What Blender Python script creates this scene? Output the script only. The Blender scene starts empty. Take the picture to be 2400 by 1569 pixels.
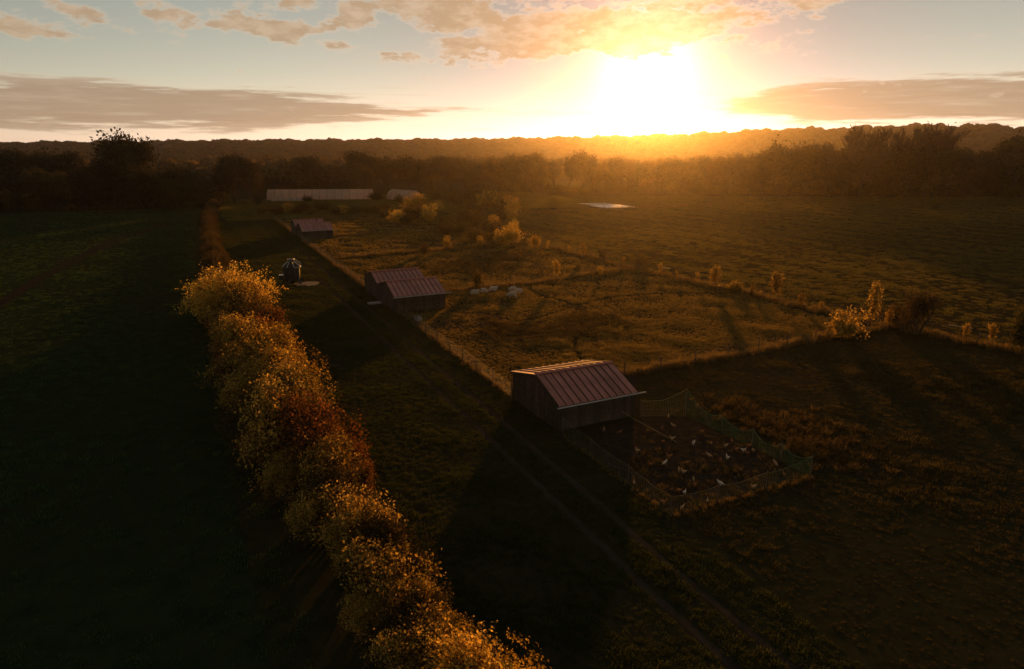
import bpy, math, random
import numpy as np
from mathutils import Vector, Matrix
random.seed(7); RNG = np.random.default_rng(11)
SC = bpy.context.scene; COL = SC.collection
R = math.radians

# ------------------------------------------------------------------ camera, sky, sun, exposure
CAM_H = 18.0; PITCH = math.atan((784.5-345)/1600)
cam = bpy.data.cameras.new('camera'); cam.lens = 24; cam.sensor_width = 36
cam.clip_start = .5; cam.clip_end = 12000
camo = bpy.data.objects.new('camera', cam); COL.objects.link(camo)
camo.location = (0, 0, CAM_H); camo.rotation_euler = (R(90)-PITCH, 0, 0); SC.camera = camo

HAZE_DENSITY, HAZE_G = .000082, .89
SUN_AZ, SUN_EL = R(10.6), R(5.6)
SUN_DIR = Vector((math.sin(SUN_AZ)*math.cos(SUN_EL), math.cos(SUN_AZ)*math.cos(SUN_EL), math.sin(SUN_EL)))
sl = bpy.data.lights.new('sun', 'SUN'); sl.energy = 5.0; sl.angle = R(1.3); sl.color = (1, .385, .06)
slo = bpy.data.objects.new('sun', sl); COL.objects.link(slo)
slo.location = (60, 300, 60); slo.rotation_euler = SUN_DIR.to_track_quat('Z', 'Y').to_euler()

SC.view_settings.view_transform = 'Standard'; SC.view_settings.look = 'None'
SC.view_settings.exposure = 0.2; SC.view_settings.gamma = 1.0
SC.cycles.max_bounces = 5; SC.cycles.diffuse_bounces = 2; SC.cycles.glossy_bounces = 2
SC.cycles.transmission_bounces = 3; SC.cycles.transparent_max_bounces = 6; SC.cycles.volume_bounces = 0
SC.cycles.use_denoising = True; SC.cycles.denoising_prefilter = 'ACCURATE'

def pix_dir(px, py):
    """Direction from the drone through a point of the photograph (2380 px wide)."""
    k = 2400/2380; dx = (px*k-1200)/1600; dy = (784.5-py*k)/1600
    return Vector((dx, math.cos(PITCH)+dy*math.sin(PITCH), dy*math.cos(PITCH)-math.sin(PITCH)))
def G(px, py, z=0.0):
    d = pix_dir(px, py); t = (z-CAM_H)/d.z
    return (d.x*t, d.y*t)
def azel(px, py):
    d = pix_dir(px, py).normalized()
    return math.degrees(math.atan2(d.x, d.y)), math.degrees(math.asin(d.z))
def height_at(py, Y):
    """World height seen at photo row py at ground distance Y straight ahead."""
    d = pix_dir(1190, py); return CAM_H + d.z/d.y*Y

class NT:
    """Small helper to write shader maths."""
    def __init__(s, tree): s.t = tree; s.n = tree.nodes; s.l = tree.links
    def new(s, typ, **kw):
        n = s.n.new(typ)
        for k, v in kw.items(): setattr(n, k, v)
        return n
    def put(s, sock, v):
        if hasattr(v, 'is_linked') or hasattr(v, 'links'): s.l.new(v, sock)
        else: sock.default_value = v
    def m(s, op, a, b=0.0, c=0.0, clamp=False):
        n = s.new('ShaderNodeMath', operation=op, use_clamp=clamp)
        s.put(n.inputs[0], a); s.put(n.inputs[1], b); s.put(n.inputs[2], c)
        return n.outputs[0]
    def ss(s, x, lo, hi):
        n = s.new('ShaderNodeMapRange', interpolation_type='SMOOTHSTEP')
        s.put(n.inputs[0], x); s.put(n.inputs[1], lo); s.put(n.inputs[2], hi)
        return n.outputs[0]
    def mix(s, f, a, b, typ='RGBA', blend='MIX'):
        n = s.new('ShaderNodeMix', data_type=typ, blend_type=blend)
        i, j, k = (0, 6, 7) if typ == 'RGBA' else (0, 2, 3)
        s.put(n.inputs[i], f); s.put(n.inputs[j], a); s.put(n.inputs[k], b)
        return n.outputs[2 if typ == 'RGBA' else 0]
    def vec(s, x, y, z):
        n = s.new('ShaderNodeCombineXYZ')
        for i, v in enumerate((x, y, z)): s.put(n.inputs[i], v)
        return n.outputs[0]
    def noise(s, v, scale, detail=4, rough=.55, out=0):
        n = s.new('ShaderNodeTexNoise'); s.put(n.inputs['Vector'], v)
        n.inputs['Scale'].default_value = scale; n.inputs['Detail'].default_value = detail
        n.inputs['Roughness'].default_value = rough
        return n.outputs[out]

def build_world():
    w = bpy.data.worlds.new('World'); SC.world = w; w.use_nodes = True
    w.cycles.sampling_method = 'MANUAL'; w.cycles.sample_map_resolution = 512
    t = NT(w.node_tree); bg = w.node_tree.nodes['Background']; bg.inputs[1].default_value = SKY_STRENGTH
    sky = t.new('ShaderNodeTexSky', sky_type='NISHITA'); sky.sun_disc = False
    sky.sun_elevation = SUN_EL; sky.sun_rotation = SUN_AZ; sky.altitude = 60
    sky.air_density = 1.0; sky.dust_density = .12; sky.ozone_density = 2.0
    tc = t.new('ShaderNodeTexCoord')
    nrm = t.new('ShaderNodeVectorMath', operation='NORMALIZE'); t.l.new(tc.outputs['Generated'], nrm.inputs[0])
    sp = t.new('ShaderNodeSeparateXYZ'); t.l.new(nrm.outputs[0], sp.inputs[0]); x, y, z = sp.outputs
    el = t.m('MULTIPLY', t.m('ARCSINE', z), 180/math.pi)
    az = t.m('MULTIPLY', t.m('ARCTAN2', x, y), 180/math.pi)
    dp = t.new('ShaderNodeVectorMath', operation='DOT_PRODUCT'); t.l.new(nrm.outputs[0], dp.inputs[0]); dp.inputs[1].default_value = SUN_DIR
    ang = t.m('MULTIPLY', t.m('ARCCOSINE', t.m('MINIMUM', dp.outputs['Value'], .999999)), 180/math.pi)
    daz = t.m('ABSOLUTE', t.m('SUBTRACT', az, math.degrees(SUN_AZ)))
    # broken cumulus above 6 degrees, all round the horizon; fuller towards the sunlit side
    v1 = t.vec(t.m('MULTIPLY', x, 19.0), t.m('MULTIPLY', y, 19.0), t.m('MULTIPLY', z, 46.0))
    n1 = t.noise(v1, 1.0, 8, .64)
    cover = None
    for (px, py, rx, ry, a) in CLOUDS:
        a0, e0 = azel(px, py); a1, _ = azel(px+rx, py); _, e1 = azel(px, py-ry)
        q = t.m('ADD', t.m('POWER', t.m('DIVIDE', t.m('SUBTRACT', az, a0), abs(a1-a0)), 2.0),
                t.m('POWER', t.m('DIVIDE', t.m('SUBTRACT', el, e0), abs(e1-e0)), 2.0))
        g = t.m('MULTIPLY', t.m('EXPONENT', t.m('MULTIPLY', q, -.7)), a)
        cover = g if cover is None else t.m('MAXIMUM', cover, g)
    high = t.m('MULTIPLY', t.ss(el, 9.5, 14.0), .05)
    cover = t.m('ADD', t.m('MAXIMUM', cover, high), t.m('MULTIPLY', t.ss(el, 6.2, 7.5), .045))
    d1 = t.ss(t.m('ADD', n1, cover), .62, .78)
    # long low bank, thinning out towards the sun
    v2 = t.vec(t.m('MULTIPLY', x, 9.0), t.m('MULTIPLY', y, 9.0), t.m('MULTIPLY', z, 115.0))
    n2 = t.noise(v2, 1.0, 5, .62)
    sgn = t.m('GREATER_THAN', az, math.degrees(SUN_AZ))
    daw = t.m('MULTIPLY', daz, t.m('ADD', t.m('MULTIPLY', sgn, 1.8), 1.0))      # the bank comes closer to the sun on its right
    half = t.m('MULTIPLY', t.ss(daw, 8.0, 34.0), 1.85)
    off = t.m('ABSOLUTE', t.m('SUBTRACT', el, t.m('ADD', t.m('MULTIPLY', sgn, .35), 2.75)))
    band = t.m('SUBTRACT', half, off)
    d2 = t.ss(t.m('ADD', band, t.m('MULTIPLY', t.m('SUBTRACT', n2, .5), 3.2)), -.05, .85)
    streak = t.m('MULTIPLY', t.ss(t.noise(t.vec(t.m('MULTIPLY', x, 5.0), t.m('MULTIPLY', y, 5.0), t.m('MULTIPLY', z, 150.0)), 1.0, 3, .55), .55, .75), t.m('SUBTRACT', 1.0, t.ss(el, 2.0, 6.0)))
    # radiance of the clouds (in the sky node's own unit)
    near = t.m('EXPONENT', t.m('MULTIPLY', ang, -.065))
    core1 = t.mix(near, CL['core_far'], CL['core_near']); edge1 = t.mix(near, CL['edge_far'], CL['edge_near'])
    c1 = t.mix(t.ss(d1, .25, 1.0), edge1, core1)
    thick = t.ss(t.noise(v1, 1.9, 3, .6), .35, .7)
    c1 = t.mix(t.m('MULTIPLY', thick, .45), c1, edge1)
    bank_c = t.mix(near, CL['bank_far'], CL['bank_near'])
    c2 = t.mix(t.ss(d2, .1, .9), edge1, bank_c)
    c2 = t.mix(t.m('MULTIPLY', t.ss(n2, .5, .75), .35), c2, edge1)
    base = t.mix(1.0, sky.outputs[0], SKY_TINT, blend='MULTIPLY')
    hs = t.new('ShaderNodeHueSaturation'); hs.inputs['Saturation'].default_value = .55; t.l.new(base, hs.inputs['Color']); base = hs.outputs[0]
    hw = t.new('ShaderNodeHueSaturation'); hw.inputs['Saturation'].default_value = .22; t.l.new(base, hw.inputs['Color'])
    base = t.mix(t.m('EXPONENT', t.m('MULTIPLY', t.m('POWER', t.m('DIVIDE', ang, 13.0), 2.0), -1.0)), base, hw.outputs[0])
    glow_dim = t.m('SUBTRACT', 1.0, t.m('MULTIPLY', t.m('EXPONENT', t.m('MULTIPLY', t.m('POWER', t.m('DIVIDE', ang, 17.0), 2.0), -1.0)), .66))   # added dimming that narrows the sky glow round the sun
    vs = t.new('ShaderNodeVectorMath', operation='SCALE'); t.l.new(base, vs.inputs[0]); t.l.new(glow_dim, vs.inputs['Scale']); base = vs.outputs[0]
    col = t.mix(t.m('MULTIPLY', streak, .35), base, bank_c)
    col = t.mix(t.m('MULTIPLY', d2, .85), col, c2)
    col = t.mix(t.m('MULTIPLY', d1, .88), col, c1)
    # aureole of the sun
    au = t.m('ADD', t.m('MULTIPLY', t.m('EXPONENT', t.m('MULTIPLY', t.m('POWER', t.m('DIVIDE', ang, 3.0), 2.0), -1.0)), AUREOLE[0]),
             t.m('MULTIPLY', t.m('EXPONENT', t.m('MULTIPLY', ang, -.21)), AUREOLE[1]))
    au = t.m('MULTIPLY', au, t.m('SUBTRACT', 1.0, t.m('MULTIPLY', t.m('MAXIMUM', d1, t.m('MULTIPLY', d2, .7)), .8)))      # clouds dim it
    ac = t.new('ShaderNodeVectorMath', operation='SCALE'); ac.inputs[0].default_value = (.55, .66, .95); t.l.new(au, ac.inputs['Scale'])
    fin = t.mix(1.0, col, ac.outputs[0], blend='ADD')
    t.l.new(fin, bg.inputs[0])
SKY_STRENGTH = .095; SKY_TINT = (1.58, 1.10, .76, 1); AUREOLE = (9, 3.5)
CLOUDS = [(1400, 75, 280, 58, .40), (1190, 112, 160, 34, .37), (1040, 25, 150, 46, .36), (1230, 15, 60, 30, .2), (1590, 60, 80, 30, .32), (930, 135, 90, 16, .27),
          (830, 30, 90, 35, .27), (650, 65, 110, 30, .27), (520, 80, 60, 20, .16), (390, 45, 80, 24, .27), (200, 30, 70, 20, .25), (50, 55, 90, 30, .27),
          (780, 103, 70, 18, .26), (880, 85, 60, 14, .16), (1720, 30, 60, 20, .22), (720, 15, 90, 20, .2), (1850, 10, 100, 18, .29), (1610, 5, 80, 20, .32), (1320, 250, 55, 12, .14), (1050, 190, 60, 9, .12)]
CL = dict(core_far=(4.2, 2.9, 1.8, 1), core_near=(5.6, 3.6, 1.9, 1), edge_far=(6.0, 4.6, 3.2, 1), edge_near=(10.5, 8.2, 6.4, 1),
          bank_far=(3.3, 2.2, 1.45, 1), bank_near=(5.0, 3.2, 1.6, 1))
build_world()

# ------------------------------------------------------------------ the farm's own axes: u along the lane, v across it
TH = R(26.0); ST, CT = math.sin(TH), math.cos(TH)
def W(u, v): return (-ST*u+CT*v, CT*u+ST*v)
def UV(x, y): return (-ST*x+CT*y, CT*x+ST*y)
ROTV = TH                     # turning an object by this lays its x axis along v and y axis along u

# ------------------------------------------------------------------ mesh helpers
def np_mesh(name, V, F, mats=(), tint=None, smooth=False):
    me = bpy.data.meshes.new(name); V = np.asarray(V, np.float32); F = np.asarray(F, np.int32)
    me.vertices.add(len(V)); me.vertices.foreach_set('co', V.ravel())
    k = F.shape[1]; me.loops.add(F.size); me.loops.foreach_set('vertex_index', F.ravel())
    me.polygons.add(len(F)); me.polygons.foreach_set('loop_start', np.arange(0, F.size, k, dtype=np.int32))
    if tint is not None:
        a = me.attributes.new('tint', 'FLOAT', 'FACE'); a.data.foreach_set('value', np.asarray(tint, np.float32))
    for m in mats: me.materials.append(m)
    me.update(calc_edges=True)
    if smooth: me.shade_smooth()
    return me

class MB:
    def __init__(s): s.v = []; s.f = []
    def poly(s, pts):
        n = len(s.v); s.v += [tuple(p) for p in pts]; s.f.append(tuple(range(n, n+len(pts))))
    def box(s, x0, x1, y0, y1, z0, z1):
        s.hexa([(x0,y0,z0),(x1,y0,z0),(x1,y1,z0),(x0,y1,z0)], [(x0,y0,z1),(x1,y0,z1),(x1,y1,z1),(x0,y1,z1)])
    def hexa(s, lo, hi):
        """Closed prism between two rings of equal length."""
        n = len(s.v); k = len(lo); s.v += [tuple(p) for p in lo]+[tuple(p) for p in hi]
        s.f.append(tuple(range(n+k-1, n-1, -1))); s.f.append(tuple(range(n+k, n+2*k)))
        for i in range(k):
            j = (i+1) % k; s.f.append((n+i, n+j, n+k+j, n+k+i))
    def tube(s, pts, radii, k=5, cap=True):
        pts = [Vector(p) for p in pts]; n0 = len(s.v)
        if not hasattr(radii, '__len__'): radii = [radii]*len(pts)
        for i, p in enumerate(pts):
            d = (pts[min(i+1, len(pts)-1)]-pts[max(i-1, 0)])
            d = d.normalized() if d.length > 1e-9 else Vector((0,0,1))
            a = d.cross(Vector((0,0,1))) if abs(d.z) < .95 else d.cross(Vector((1,0,0)))
            a.normalize(); b = d.cross(a)
            for j in range(k):
                t = 2*math.pi*j/k; s.v.append(tuple(p+(a*math.cos(t)+b*math.sin(t))*radii[i]))
        for i in range(len(pts)-1):
            for j in range(k):
                q = n0+i*k; s.f.append((q+j, q+(j+1) % k, q+k+(j+1) % k, q+k+j))
        if cap:
            s.f.append(tuple(range(n0+k-1, n0-1, -1))); e = n0+(len(pts)-1)*k; s.f.append(tuple(range(e, e+k)))
    def lathe(s, prof, k=12, c=(0,0)):
        n0 = len(s.v)
        for (r, z) in prof:
            for j in range(k):
                t = 2*math.pi*(j+.5)/k; s.v.append((c[0]+r*math.cos(t), c[1]+r*math.sin(t), z))
        for i in range(len(prof)-1):
            for j in range(k):
                q = n0+i*k; s.f.append((q+j, q+(j+1) % k, q+k+(j+1) % k, q+k+j))
        s.f.append(tuple(range(n0+k-1, n0-1, -1))); e = n0+(len(prof)-1)*k; s.f.append(tuple(range(e, e+k)))
    def mesh(s, name, mat=None, smooth=False):
        me = bpy.data.meshes.new(name); me.from_pydata(s.v, [], s.f)
        if mat: me.materials.append(mat)
        if smooth: me.shade_smooth()
        return me

def tag(o, label=None, cat=None, group=None, kind=None):
    if label: o['label'] = label
    if cat: o['category'] = cat
    if group: o['group'] = group
    if kind: o['kind'] = kind
    return o
def ob(name, me, parent=None, loc=(0,0,0), rz=0.0):
    o = bpy.data.objects.new(name, me); COL.objects.link(o); o.parent = parent
    o.location = loc; o.rotation_euler = (0, 0, rz); return o
def empty(name, loc, rz=0.0, scale=(1,1,1)):
    o = bpy.data.objects.new(name, None); COL.objects.link(o); o.empty_display_size = .3
    o.location = loc; o.rotation_euler = (0, 0, rz); o.scale = scale; return o
def struct(name, me, loc=(0,0,0), rz=0.0): return tag(ob(name, me, None, loc, rz), kind='structure')

# ------------------------------------------------------------------ materials
def base_mat(name):
    m = bpy.data.materials.new(name); m.use_nodes = True
    return m, NT(m.node_tree), m.node_tree.nodes['Principled BSDF']
def surf(name, a, b, scale=3.0, rough=.8, bump=0.0, bscale=None, metal=0.0, spec=.3, stretch=None, detail=5, c=None, cscale=.2):
    m, t, p = base_mat(name)
    tc = t.new('ShaderNodeTexCoord').outputs['Object']
    if stretch:
        mp = t.new('ShaderNodeMapping'); t.l.new(tc, mp.inputs[0]); mp.inputs['Scale'].default_value = stretch; tc = mp.outputs[0]
    n = t.noise(tc, scale, detail, .6)
    col = t.mix(t.ss(n, .3, .7), a, b)
    if c: col = t.mix(t.ss(t.noise(tc, cscale, 4, .6), .45, .7), col, c)
    t.l.new(col, p.inputs['Base Color']); p.inputs['Roughness'].default_value = rough
    p.inputs['Metallic'].default_value = metal; p.inputs['Specular IOR Level'].default_value = spec
    if bump:
        bn = t.new('ShaderNodeBump'); bn.inputs['Strength'].default_value = 1.0; bn.inputs['Distance'].default_value = bump
        t.l.new(t.noise(tc, bscale or scale*2, 6, .65), bn.inputs['Height']); t.l.new(bn.outputs[0], p.inputs['Normal'])
    return m
def leaf_mat(name, a, b, trans=.5, vary=.25):
    """Thin leaf: light comes through from behind."""
    m = bpy.data.materials.new(name); m.use_nodes = True; t = NT(m.node_tree)
    t.n.remove(t.n['Principled BSDF']); out = t.n['Material Output']
    at = t.new('ShaderNodeAttribute'); at.attribute_name = 'tint'
    oi = t.new('ShaderNodeObjectInfo')
    f = t.m('ADD', at.outputs['Fac'], t.m('MULTIPLY', t.m('SUBTRACT', oi.outputs['Random'], .5), vary*2), clamp=True)
    col = t.mix(f, a, b)
    d = t.new('ShaderNodeBsdfDiffuse'); tr = t.new('ShaderNodeBsdfTranslucent'); mx = t.new('ShaderNodeMixShader')
    t.l.new(col, d.inputs[0]); t.l.new(col, tr.inputs[0]); mx.inputs[0].default_value = trans
    t.l.new(d.outputs[0], mx.inputs[1]); t.l.new(tr.outputs[0], mx.inputs[2]); t.l.new(mx.outputs[0], out.inputs[0])
    return m

M = {}
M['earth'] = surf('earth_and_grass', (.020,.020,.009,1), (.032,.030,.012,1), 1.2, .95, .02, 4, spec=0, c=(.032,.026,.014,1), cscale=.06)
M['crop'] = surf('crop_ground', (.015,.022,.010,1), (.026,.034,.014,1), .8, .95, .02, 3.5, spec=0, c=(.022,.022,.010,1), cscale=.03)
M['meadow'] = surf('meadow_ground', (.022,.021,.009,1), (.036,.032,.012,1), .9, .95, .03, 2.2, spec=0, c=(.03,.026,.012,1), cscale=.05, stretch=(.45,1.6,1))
M['soil'] = surf('bare_soil', (.020,.016,.011,1), (.040,.032,.023,1), 1.6, .95, .015, 5, spec=0)
M['rut'] = surf('rut_earth', (.03,.024,.017,1), (.048,.038,.027,1), 1.3, .95, .02, 5, spec=0)
M['hill'] = surf('hill_ground', (.02,.02,.01,1), (.03,.028,.014,1), .01, 1, spec=0)
M['bark'] = surf('bark', (.035,.026,.018,1), (.06,.045,.032,1), 6, .9, .01, 20, spec=.1)
M['wood'] = surf('weathered_boards', (.034,.026,.018,1), (.085,.066,.048,1), 2.0, .85, .004, 18, spec=.2, stretch=(6,6,.6))
M['frame'] = surf('dark_timber', (.03,.024,.018,1), (.05,.04,.03,1), 3, .9, spec=.15)
M['roof'] = surf('red_brown_sheet_metal', (.35,.125,.085,1), (.46,.175,.12,1), 1.1, .5, .002, 30, metal=.1, spec=.4, c=(.28,.11,.08,1), cscale=.8)
M['seam'] = surf('dark_seam', (.06,.028,.02,1), (.09,.04,.03,1), 3, .7, spec=.2)
def weather(m, amt):
    t = NT(m.node_tree); p = m.node_tree.nodes['Principled BSDF']; src = p.inputs['Base Color'].links[0].from_socket
    oi = t.new('ShaderNodeObjectInfo'); tc = t.new('ShaderNodeTexCoord').outputs['Object']
    mp = t.new('ShaderNodeMapping'); t.l.new(tc, mp.inputs[0]); mp.inputs['Scale'].default_value = (3, .25, 3); ad = t.new('ShaderNodeVectorMath', operation='ADD'); t.l.new(mp.outputs[0], ad.inputs[0])
    sc_ = t.vec(t.m('MULTIPLY', oi.outputs['Random'], 40.0), 0.0, 0.0); t.l.new(sc_, ad.inputs[1])
    f = t.m('ADD', t.m('MULTIPLY', oi.outputs['Random'], amt), t.m('MULTIPLY', t.ss(t.noise(ad.outputs[0], 2.0, 5, .65), .4, .75), amt*1.3))
    k = t.m('SUBTRACT', 1.15, f); vs = t.new('ShaderNodeVectorMath', operation='SCALE'); t.l.new(src, vs.inputs[0]); t.l.new(k, vs.inputs['Scale']); t.l.new(vs.outputs[0], p.inputs['Base Color'])
weather(M['roof'], .32); weather(M['wood'], .45)
M['cap'] = surf('ridge_metal', (.38,.12,.085,1), (.46,.16,.11,1), 2, .5, metal=.1, spec=.4)
M['gutter'] = surf('pale_gutter', (.30,.28,.24,1), (.42,.39,.34,1), 2, .6, spec=.4)
M['post'] = surf('fence_post', (.06,.045,.03,1), (.13,.10,.07,1), 5, .9, spec=.1, stretch=(4,4,.7))
M['wire'] = surf('fence_wire', (.18,.16,.13,1), (.26,.23,.18,1), 5, .5, metal=.6)
M['net'] = leaf_mat('green_netting', (.16,.28,.15,1), (.22,.33,.16,1), .4)
M['net_tan'] = leaf_mat('weathered_netting', (.34,.34,.17,1), (.42,.38,.2,1), .4)
M['plastic'] = leaf_mat('tunnel_plastic', (.62,.46,.34,1), (.74,.57,.43,1), .62)
M['fleece'] = surf('white_crop_cover', (.66,.64,.60,1), (.8,.78,.74,1), .6, .5, .05, 1.5, spec=.5)
M['hoop'] = surf('tunnel_hoop', (.10,.09,.08,1), (.16,.15,.13,1), 3, .6)
M['dark'] = surf('black_plastic', (.012,.012,.012,1), (.022,.021,.02,1), 3, .55, spec=.3)
M['pale'] = surf('pale_metal_rim', (.36,.30,.23,1), (.46,.40,.32,1), 4, .45, metal=.2, spec=.5)
M['drift'] = surf('old_plank', (.16,.13,.10,1), (.26,.22,.17,1), 4, .8, spec=.1)
M['slab'] = surf('trodden_pale_earth', (.055,.045,.034,1), (.12,.10,.078,1), 1.4, .9, .05, 4, spec=.2)
M['stone'] = surf('pale_stone', (.22,.2,.17,1), (.34,.31,.27,1), 3, .9, .01, 9, spec=.2)
M['wool'] = surf('fleece_wool', (.36,.29,.21,1), (.48,.39,.29,1), 9, 1, .03, 20, spec=0)
M['sheep_face'] = surf('sheep_face', (.05,.04,.032,1), (.09,.075,.06,1), 8, .9, spec=.1)
M['hen_white'] = surf('white_feathers', (.40,.34,.26,1), (.55,.48,.38,1), 20, .9, spec=.1)
M['hen_red'] = surf('russet_feathers', (.15,.06,.022,1), (.24,.105,.04,1), 20, .9, spec=.1)
M['hen_buff'] = surf('buff_feathers', (.28,.17,.08,1), (.40,.26,.13,1), 20, .9, spec=.1)
M['comb'] = surf('red_comb', (.4,.03,.02,1), (.5,.05,.03,1), 8, .6)
L = {}
L['gold'] = leaf_mat('golden_leaves', (.22,.12,.018,1), (.88,.58,.10,1), .62)
L['amber'] = leaf_mat('amber_leaves', (.085,.052,.014,1), (.66,.42,.08,1), .58)
L['russet'] = leaf_mat('russet_leaves', (.10,.04,.013,1), (.40,.16,.035,1), .5)
L['olive'] = leaf_mat('olive_leaves', (.05,.045,.014,1), (.13,.10,.025,1), .35)
L['tree_bronze'] = leaf_mat('bronze_crown', (.018,.014,.007,1), (.13,.08,.024,1), .22, .45)
L['tree_olive'] = leaf_mat('olive_crown', (.016,.014,.007,1), (.09,.07,.02,1), .22, .45)
L['tree_amber'] = leaf_mat('amber_crown', (.03,.02,.008,1), (.26,.145,.032,1), .3, .45)
L['far'] = leaf_mat('far_forest', (.07,.052,.026,1), (.16,.11,.05,1), .35)  # leaves coloured lighter in place of haze over the distance
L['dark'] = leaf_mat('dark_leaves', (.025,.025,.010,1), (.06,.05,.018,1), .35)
L['bronze'] = leaf_mat('bronze_leaves', (.035,.026,.012,1), (.17,.11,.03,1), .45)
L['green'] = leaf_mat('green_grass_blades', (.026,.036,.011,1), (.08,.088,.024,1), .5)
L['crop'] = leaf_mat('young_crop_blades', (.034,.060,.018,1), (.065,.105,.032,1), .35)
L['dry'] = leaf_mat('dry_grass_blades', (.09,.062,.022,1), (.27,.18,.06,1), .52)
L['tuss'] = leaf_mat('tussock_blades', (.065,.055,.018,1), (.37,.25,.066,1), .56)
L['bramble'] = leaf_mat('brown_weeds', (.045,.034,.014,1), (.14,.095,.033,1), .45)
L['dull'] = leaf_mat('darkened_pasture_blades', (.024,.025,.010,1), (.105,.085,.03,1), .5)  # blades coloured darker to stand for weaker light on the near paddock
L['sward'] = leaf_mat('meadow_blades', (.068,.066,.018,1), (.22,.175,.042,1), .55)

# ------------------------------------------------------------------ ground
def sheet(name, pts, z, mat):
    b = MB(); b.poly([(p[0], p[1], z) for p in pts]); return struct(name, b.mesh(name, mat))
def strip(name, line, w, z, mat, jitter=.0):
    """A ribbon of ground along a line of (x, y) points."""
    P = [Vector(p).to_2d() for p in line]; b = MB(); Lp = []; Rp = []
    for i, p in enumerate(P):
        d = (P[min(i+1, len(P)-1)]-P[max(i-1, 0)]).normalized(); n = Vector((-d.y, d.x))
        ww = w*(1+random.uniform(-jitter, jitter)); o = n*random.uniform(-jitter, jitter)*w*.5
        Lp.append(p+n*ww/2+o); Rp.append(p-n*ww/2+o)
    for i in range(len(P)-1):
        b.poly([(*Rp[i], z), (*Rp[i+1], z), (*Lp[i+1], z), (*Lp[i], z)])
    return struct(name, b.mesh(name, mat))
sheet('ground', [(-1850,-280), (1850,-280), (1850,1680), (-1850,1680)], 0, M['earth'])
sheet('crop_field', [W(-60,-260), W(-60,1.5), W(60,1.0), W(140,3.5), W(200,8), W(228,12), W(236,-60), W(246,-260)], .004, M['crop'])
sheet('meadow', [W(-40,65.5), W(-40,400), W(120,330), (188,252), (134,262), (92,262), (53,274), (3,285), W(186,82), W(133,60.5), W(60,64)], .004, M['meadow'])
sheet('garden_plot', [W(192,24), W(192,66), W(236,66), W(250,27)], .004, M['meadow'])
sheet('trodden_run', [W(24.4,21.0), W(24.4,30.4), W(34.2,30.2), W(36.4,27.6), W(44,33), W(43,27.4), W(35.2,27.2), W(35.2,21.0)], .004, M['soil'])
sheet('bare_patch', [W(62.5,21.6), W(62.5,30), W(66,31.5), W(71.5,29), W(71.6,21.6)], .004, M['soil'])
def uvline(v0, us, wob=.0, f=None):
    return [W(u, (f(u) if f else v0)+wob*math.sin(u*.21)+wob*.6*math.sin(u*.53+1)) for u in us]
fence_v = lambda u: 20.45+.0135*(u-13)
hedge_v = lambda u: 6.3-.055*(u-16) if u < 45 else (4.7 if u < 100 else 4.7+.000385*(u-100)**2)
strip('wheel_rut', uvline(0, range(8, 190, 2), .06, lambda u: fence_v(u)-2.5), .4, .008, M['rut'], .25)
strip('wheel_rut', uvline(0, range(8, 190, 2), .06, lambda u: fence_v(u)-4.4), .4, .008, M['rut'], .25)
strip('wheel_rut', [W(48,19.3), W(50,15), W(53,12), W(57,10.5)], .5, .012, M['rut'], .2)
tl = [(-60,742), (0,700), (80,650), (150,612), (230,572), (310,541), (400,515), (490,494)]
TRAM = []
for off in (0, 9):
    TRAM.append([G(x+off*.3, y+off*(y-330)/330) for x, y in tl]); strip('tramline', TRAM[-1], .9, .008, M['soil'], .15)

# ------------------------------------------------------------------ leaves, branches and plants
def leaf_quads(C, size, up=.25, aspect=.62, jitter=.55, rng=RNG):
    """Pointed four-cornered leaves of random attitude at the points C."""
    n = len(C); a = rng.normal(size=(n,3)); a /= np.linalg.norm(a, axis=1)[:,None]
    b = rng.normal(size=(n,3)); b[:,2] *= up; b -= a*(a*b).sum(1)[:,None]; b /= np.linalg.norm(b, axis=1)[:,None]+1e-9
    s = (size*(1+rng.uniform(-jitter, jitter, n)))[:,None]
    V = np.stack([C-a*s, C-b*s*aspect, C+a*s, C+b*s*aspect], 1).reshape(-1,3)
    return V, np.arange(4*n).reshape(-1,4)

def grow(b, p, d, length, rad, level, maxlev, rnd, tips, kids=(3,5), spread=.75, droop=0.0, segs=4, sides=5, shrink=.62, up=.15, minr=.0022):
    pts = [Vector(p)]; q = Vector(p); dd = Vector(d).normalized()
    for i in range(segs):
        dd = (dd+Vector((rnd.gauss(0,.13), rnd.gauss(0,.13), rnd.gauss(0,.08)+up*.3-droop))).normalized()
        q = q+dd*length/segs; pts.append(q.copy())
    radii = [max(rad*(1-.72*i/segs), minr) for i in range(segs+1)]
    b.tube(pts, radii, max(3, sides-level), cap=False)
    if level >= maxlev:
        tips.extend(pts[1:]); return
    if level >= maxlev-1: tips.append(pts[-1])
    n = rnd.randint(*kids)
    for i in range(n):
        t = .35+.65*(i+rnd.random()*.6)/n; t = min(t, 1.0)
        k = t*segs; i0 = min(int(k), segs-1); pp = pts[i0].lerp(pts[i0+1], k-i0)
        ang = rnd.uniform(0, 2*math.pi)+i*2.4
        ax = dd.orthogonal().normalized(); ax = Matrix.Rotation(ang, 3, dd) @ ax
        nd = (dd*(1-spread*.5)+ax*spread*rnd.uniform(.7,1.15)+Vector((0,0,up))).normalized()
        grow(b, pp, nd, length*shrink*rnd.uniform(.8,1.15), radii[i0]*.62, level+1, maxlev, rnd, tips, kids, spread, droop, max(2, segs-1), sides, shrink, up)
    if level > 0 or True:
        grow(b, pts[-1], dd, length*shrink*.8, radii[-1], level+1, maxlev, rnd, tips, kids, spread, droop, max(2, segs-1), sides, shrink, up)

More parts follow.
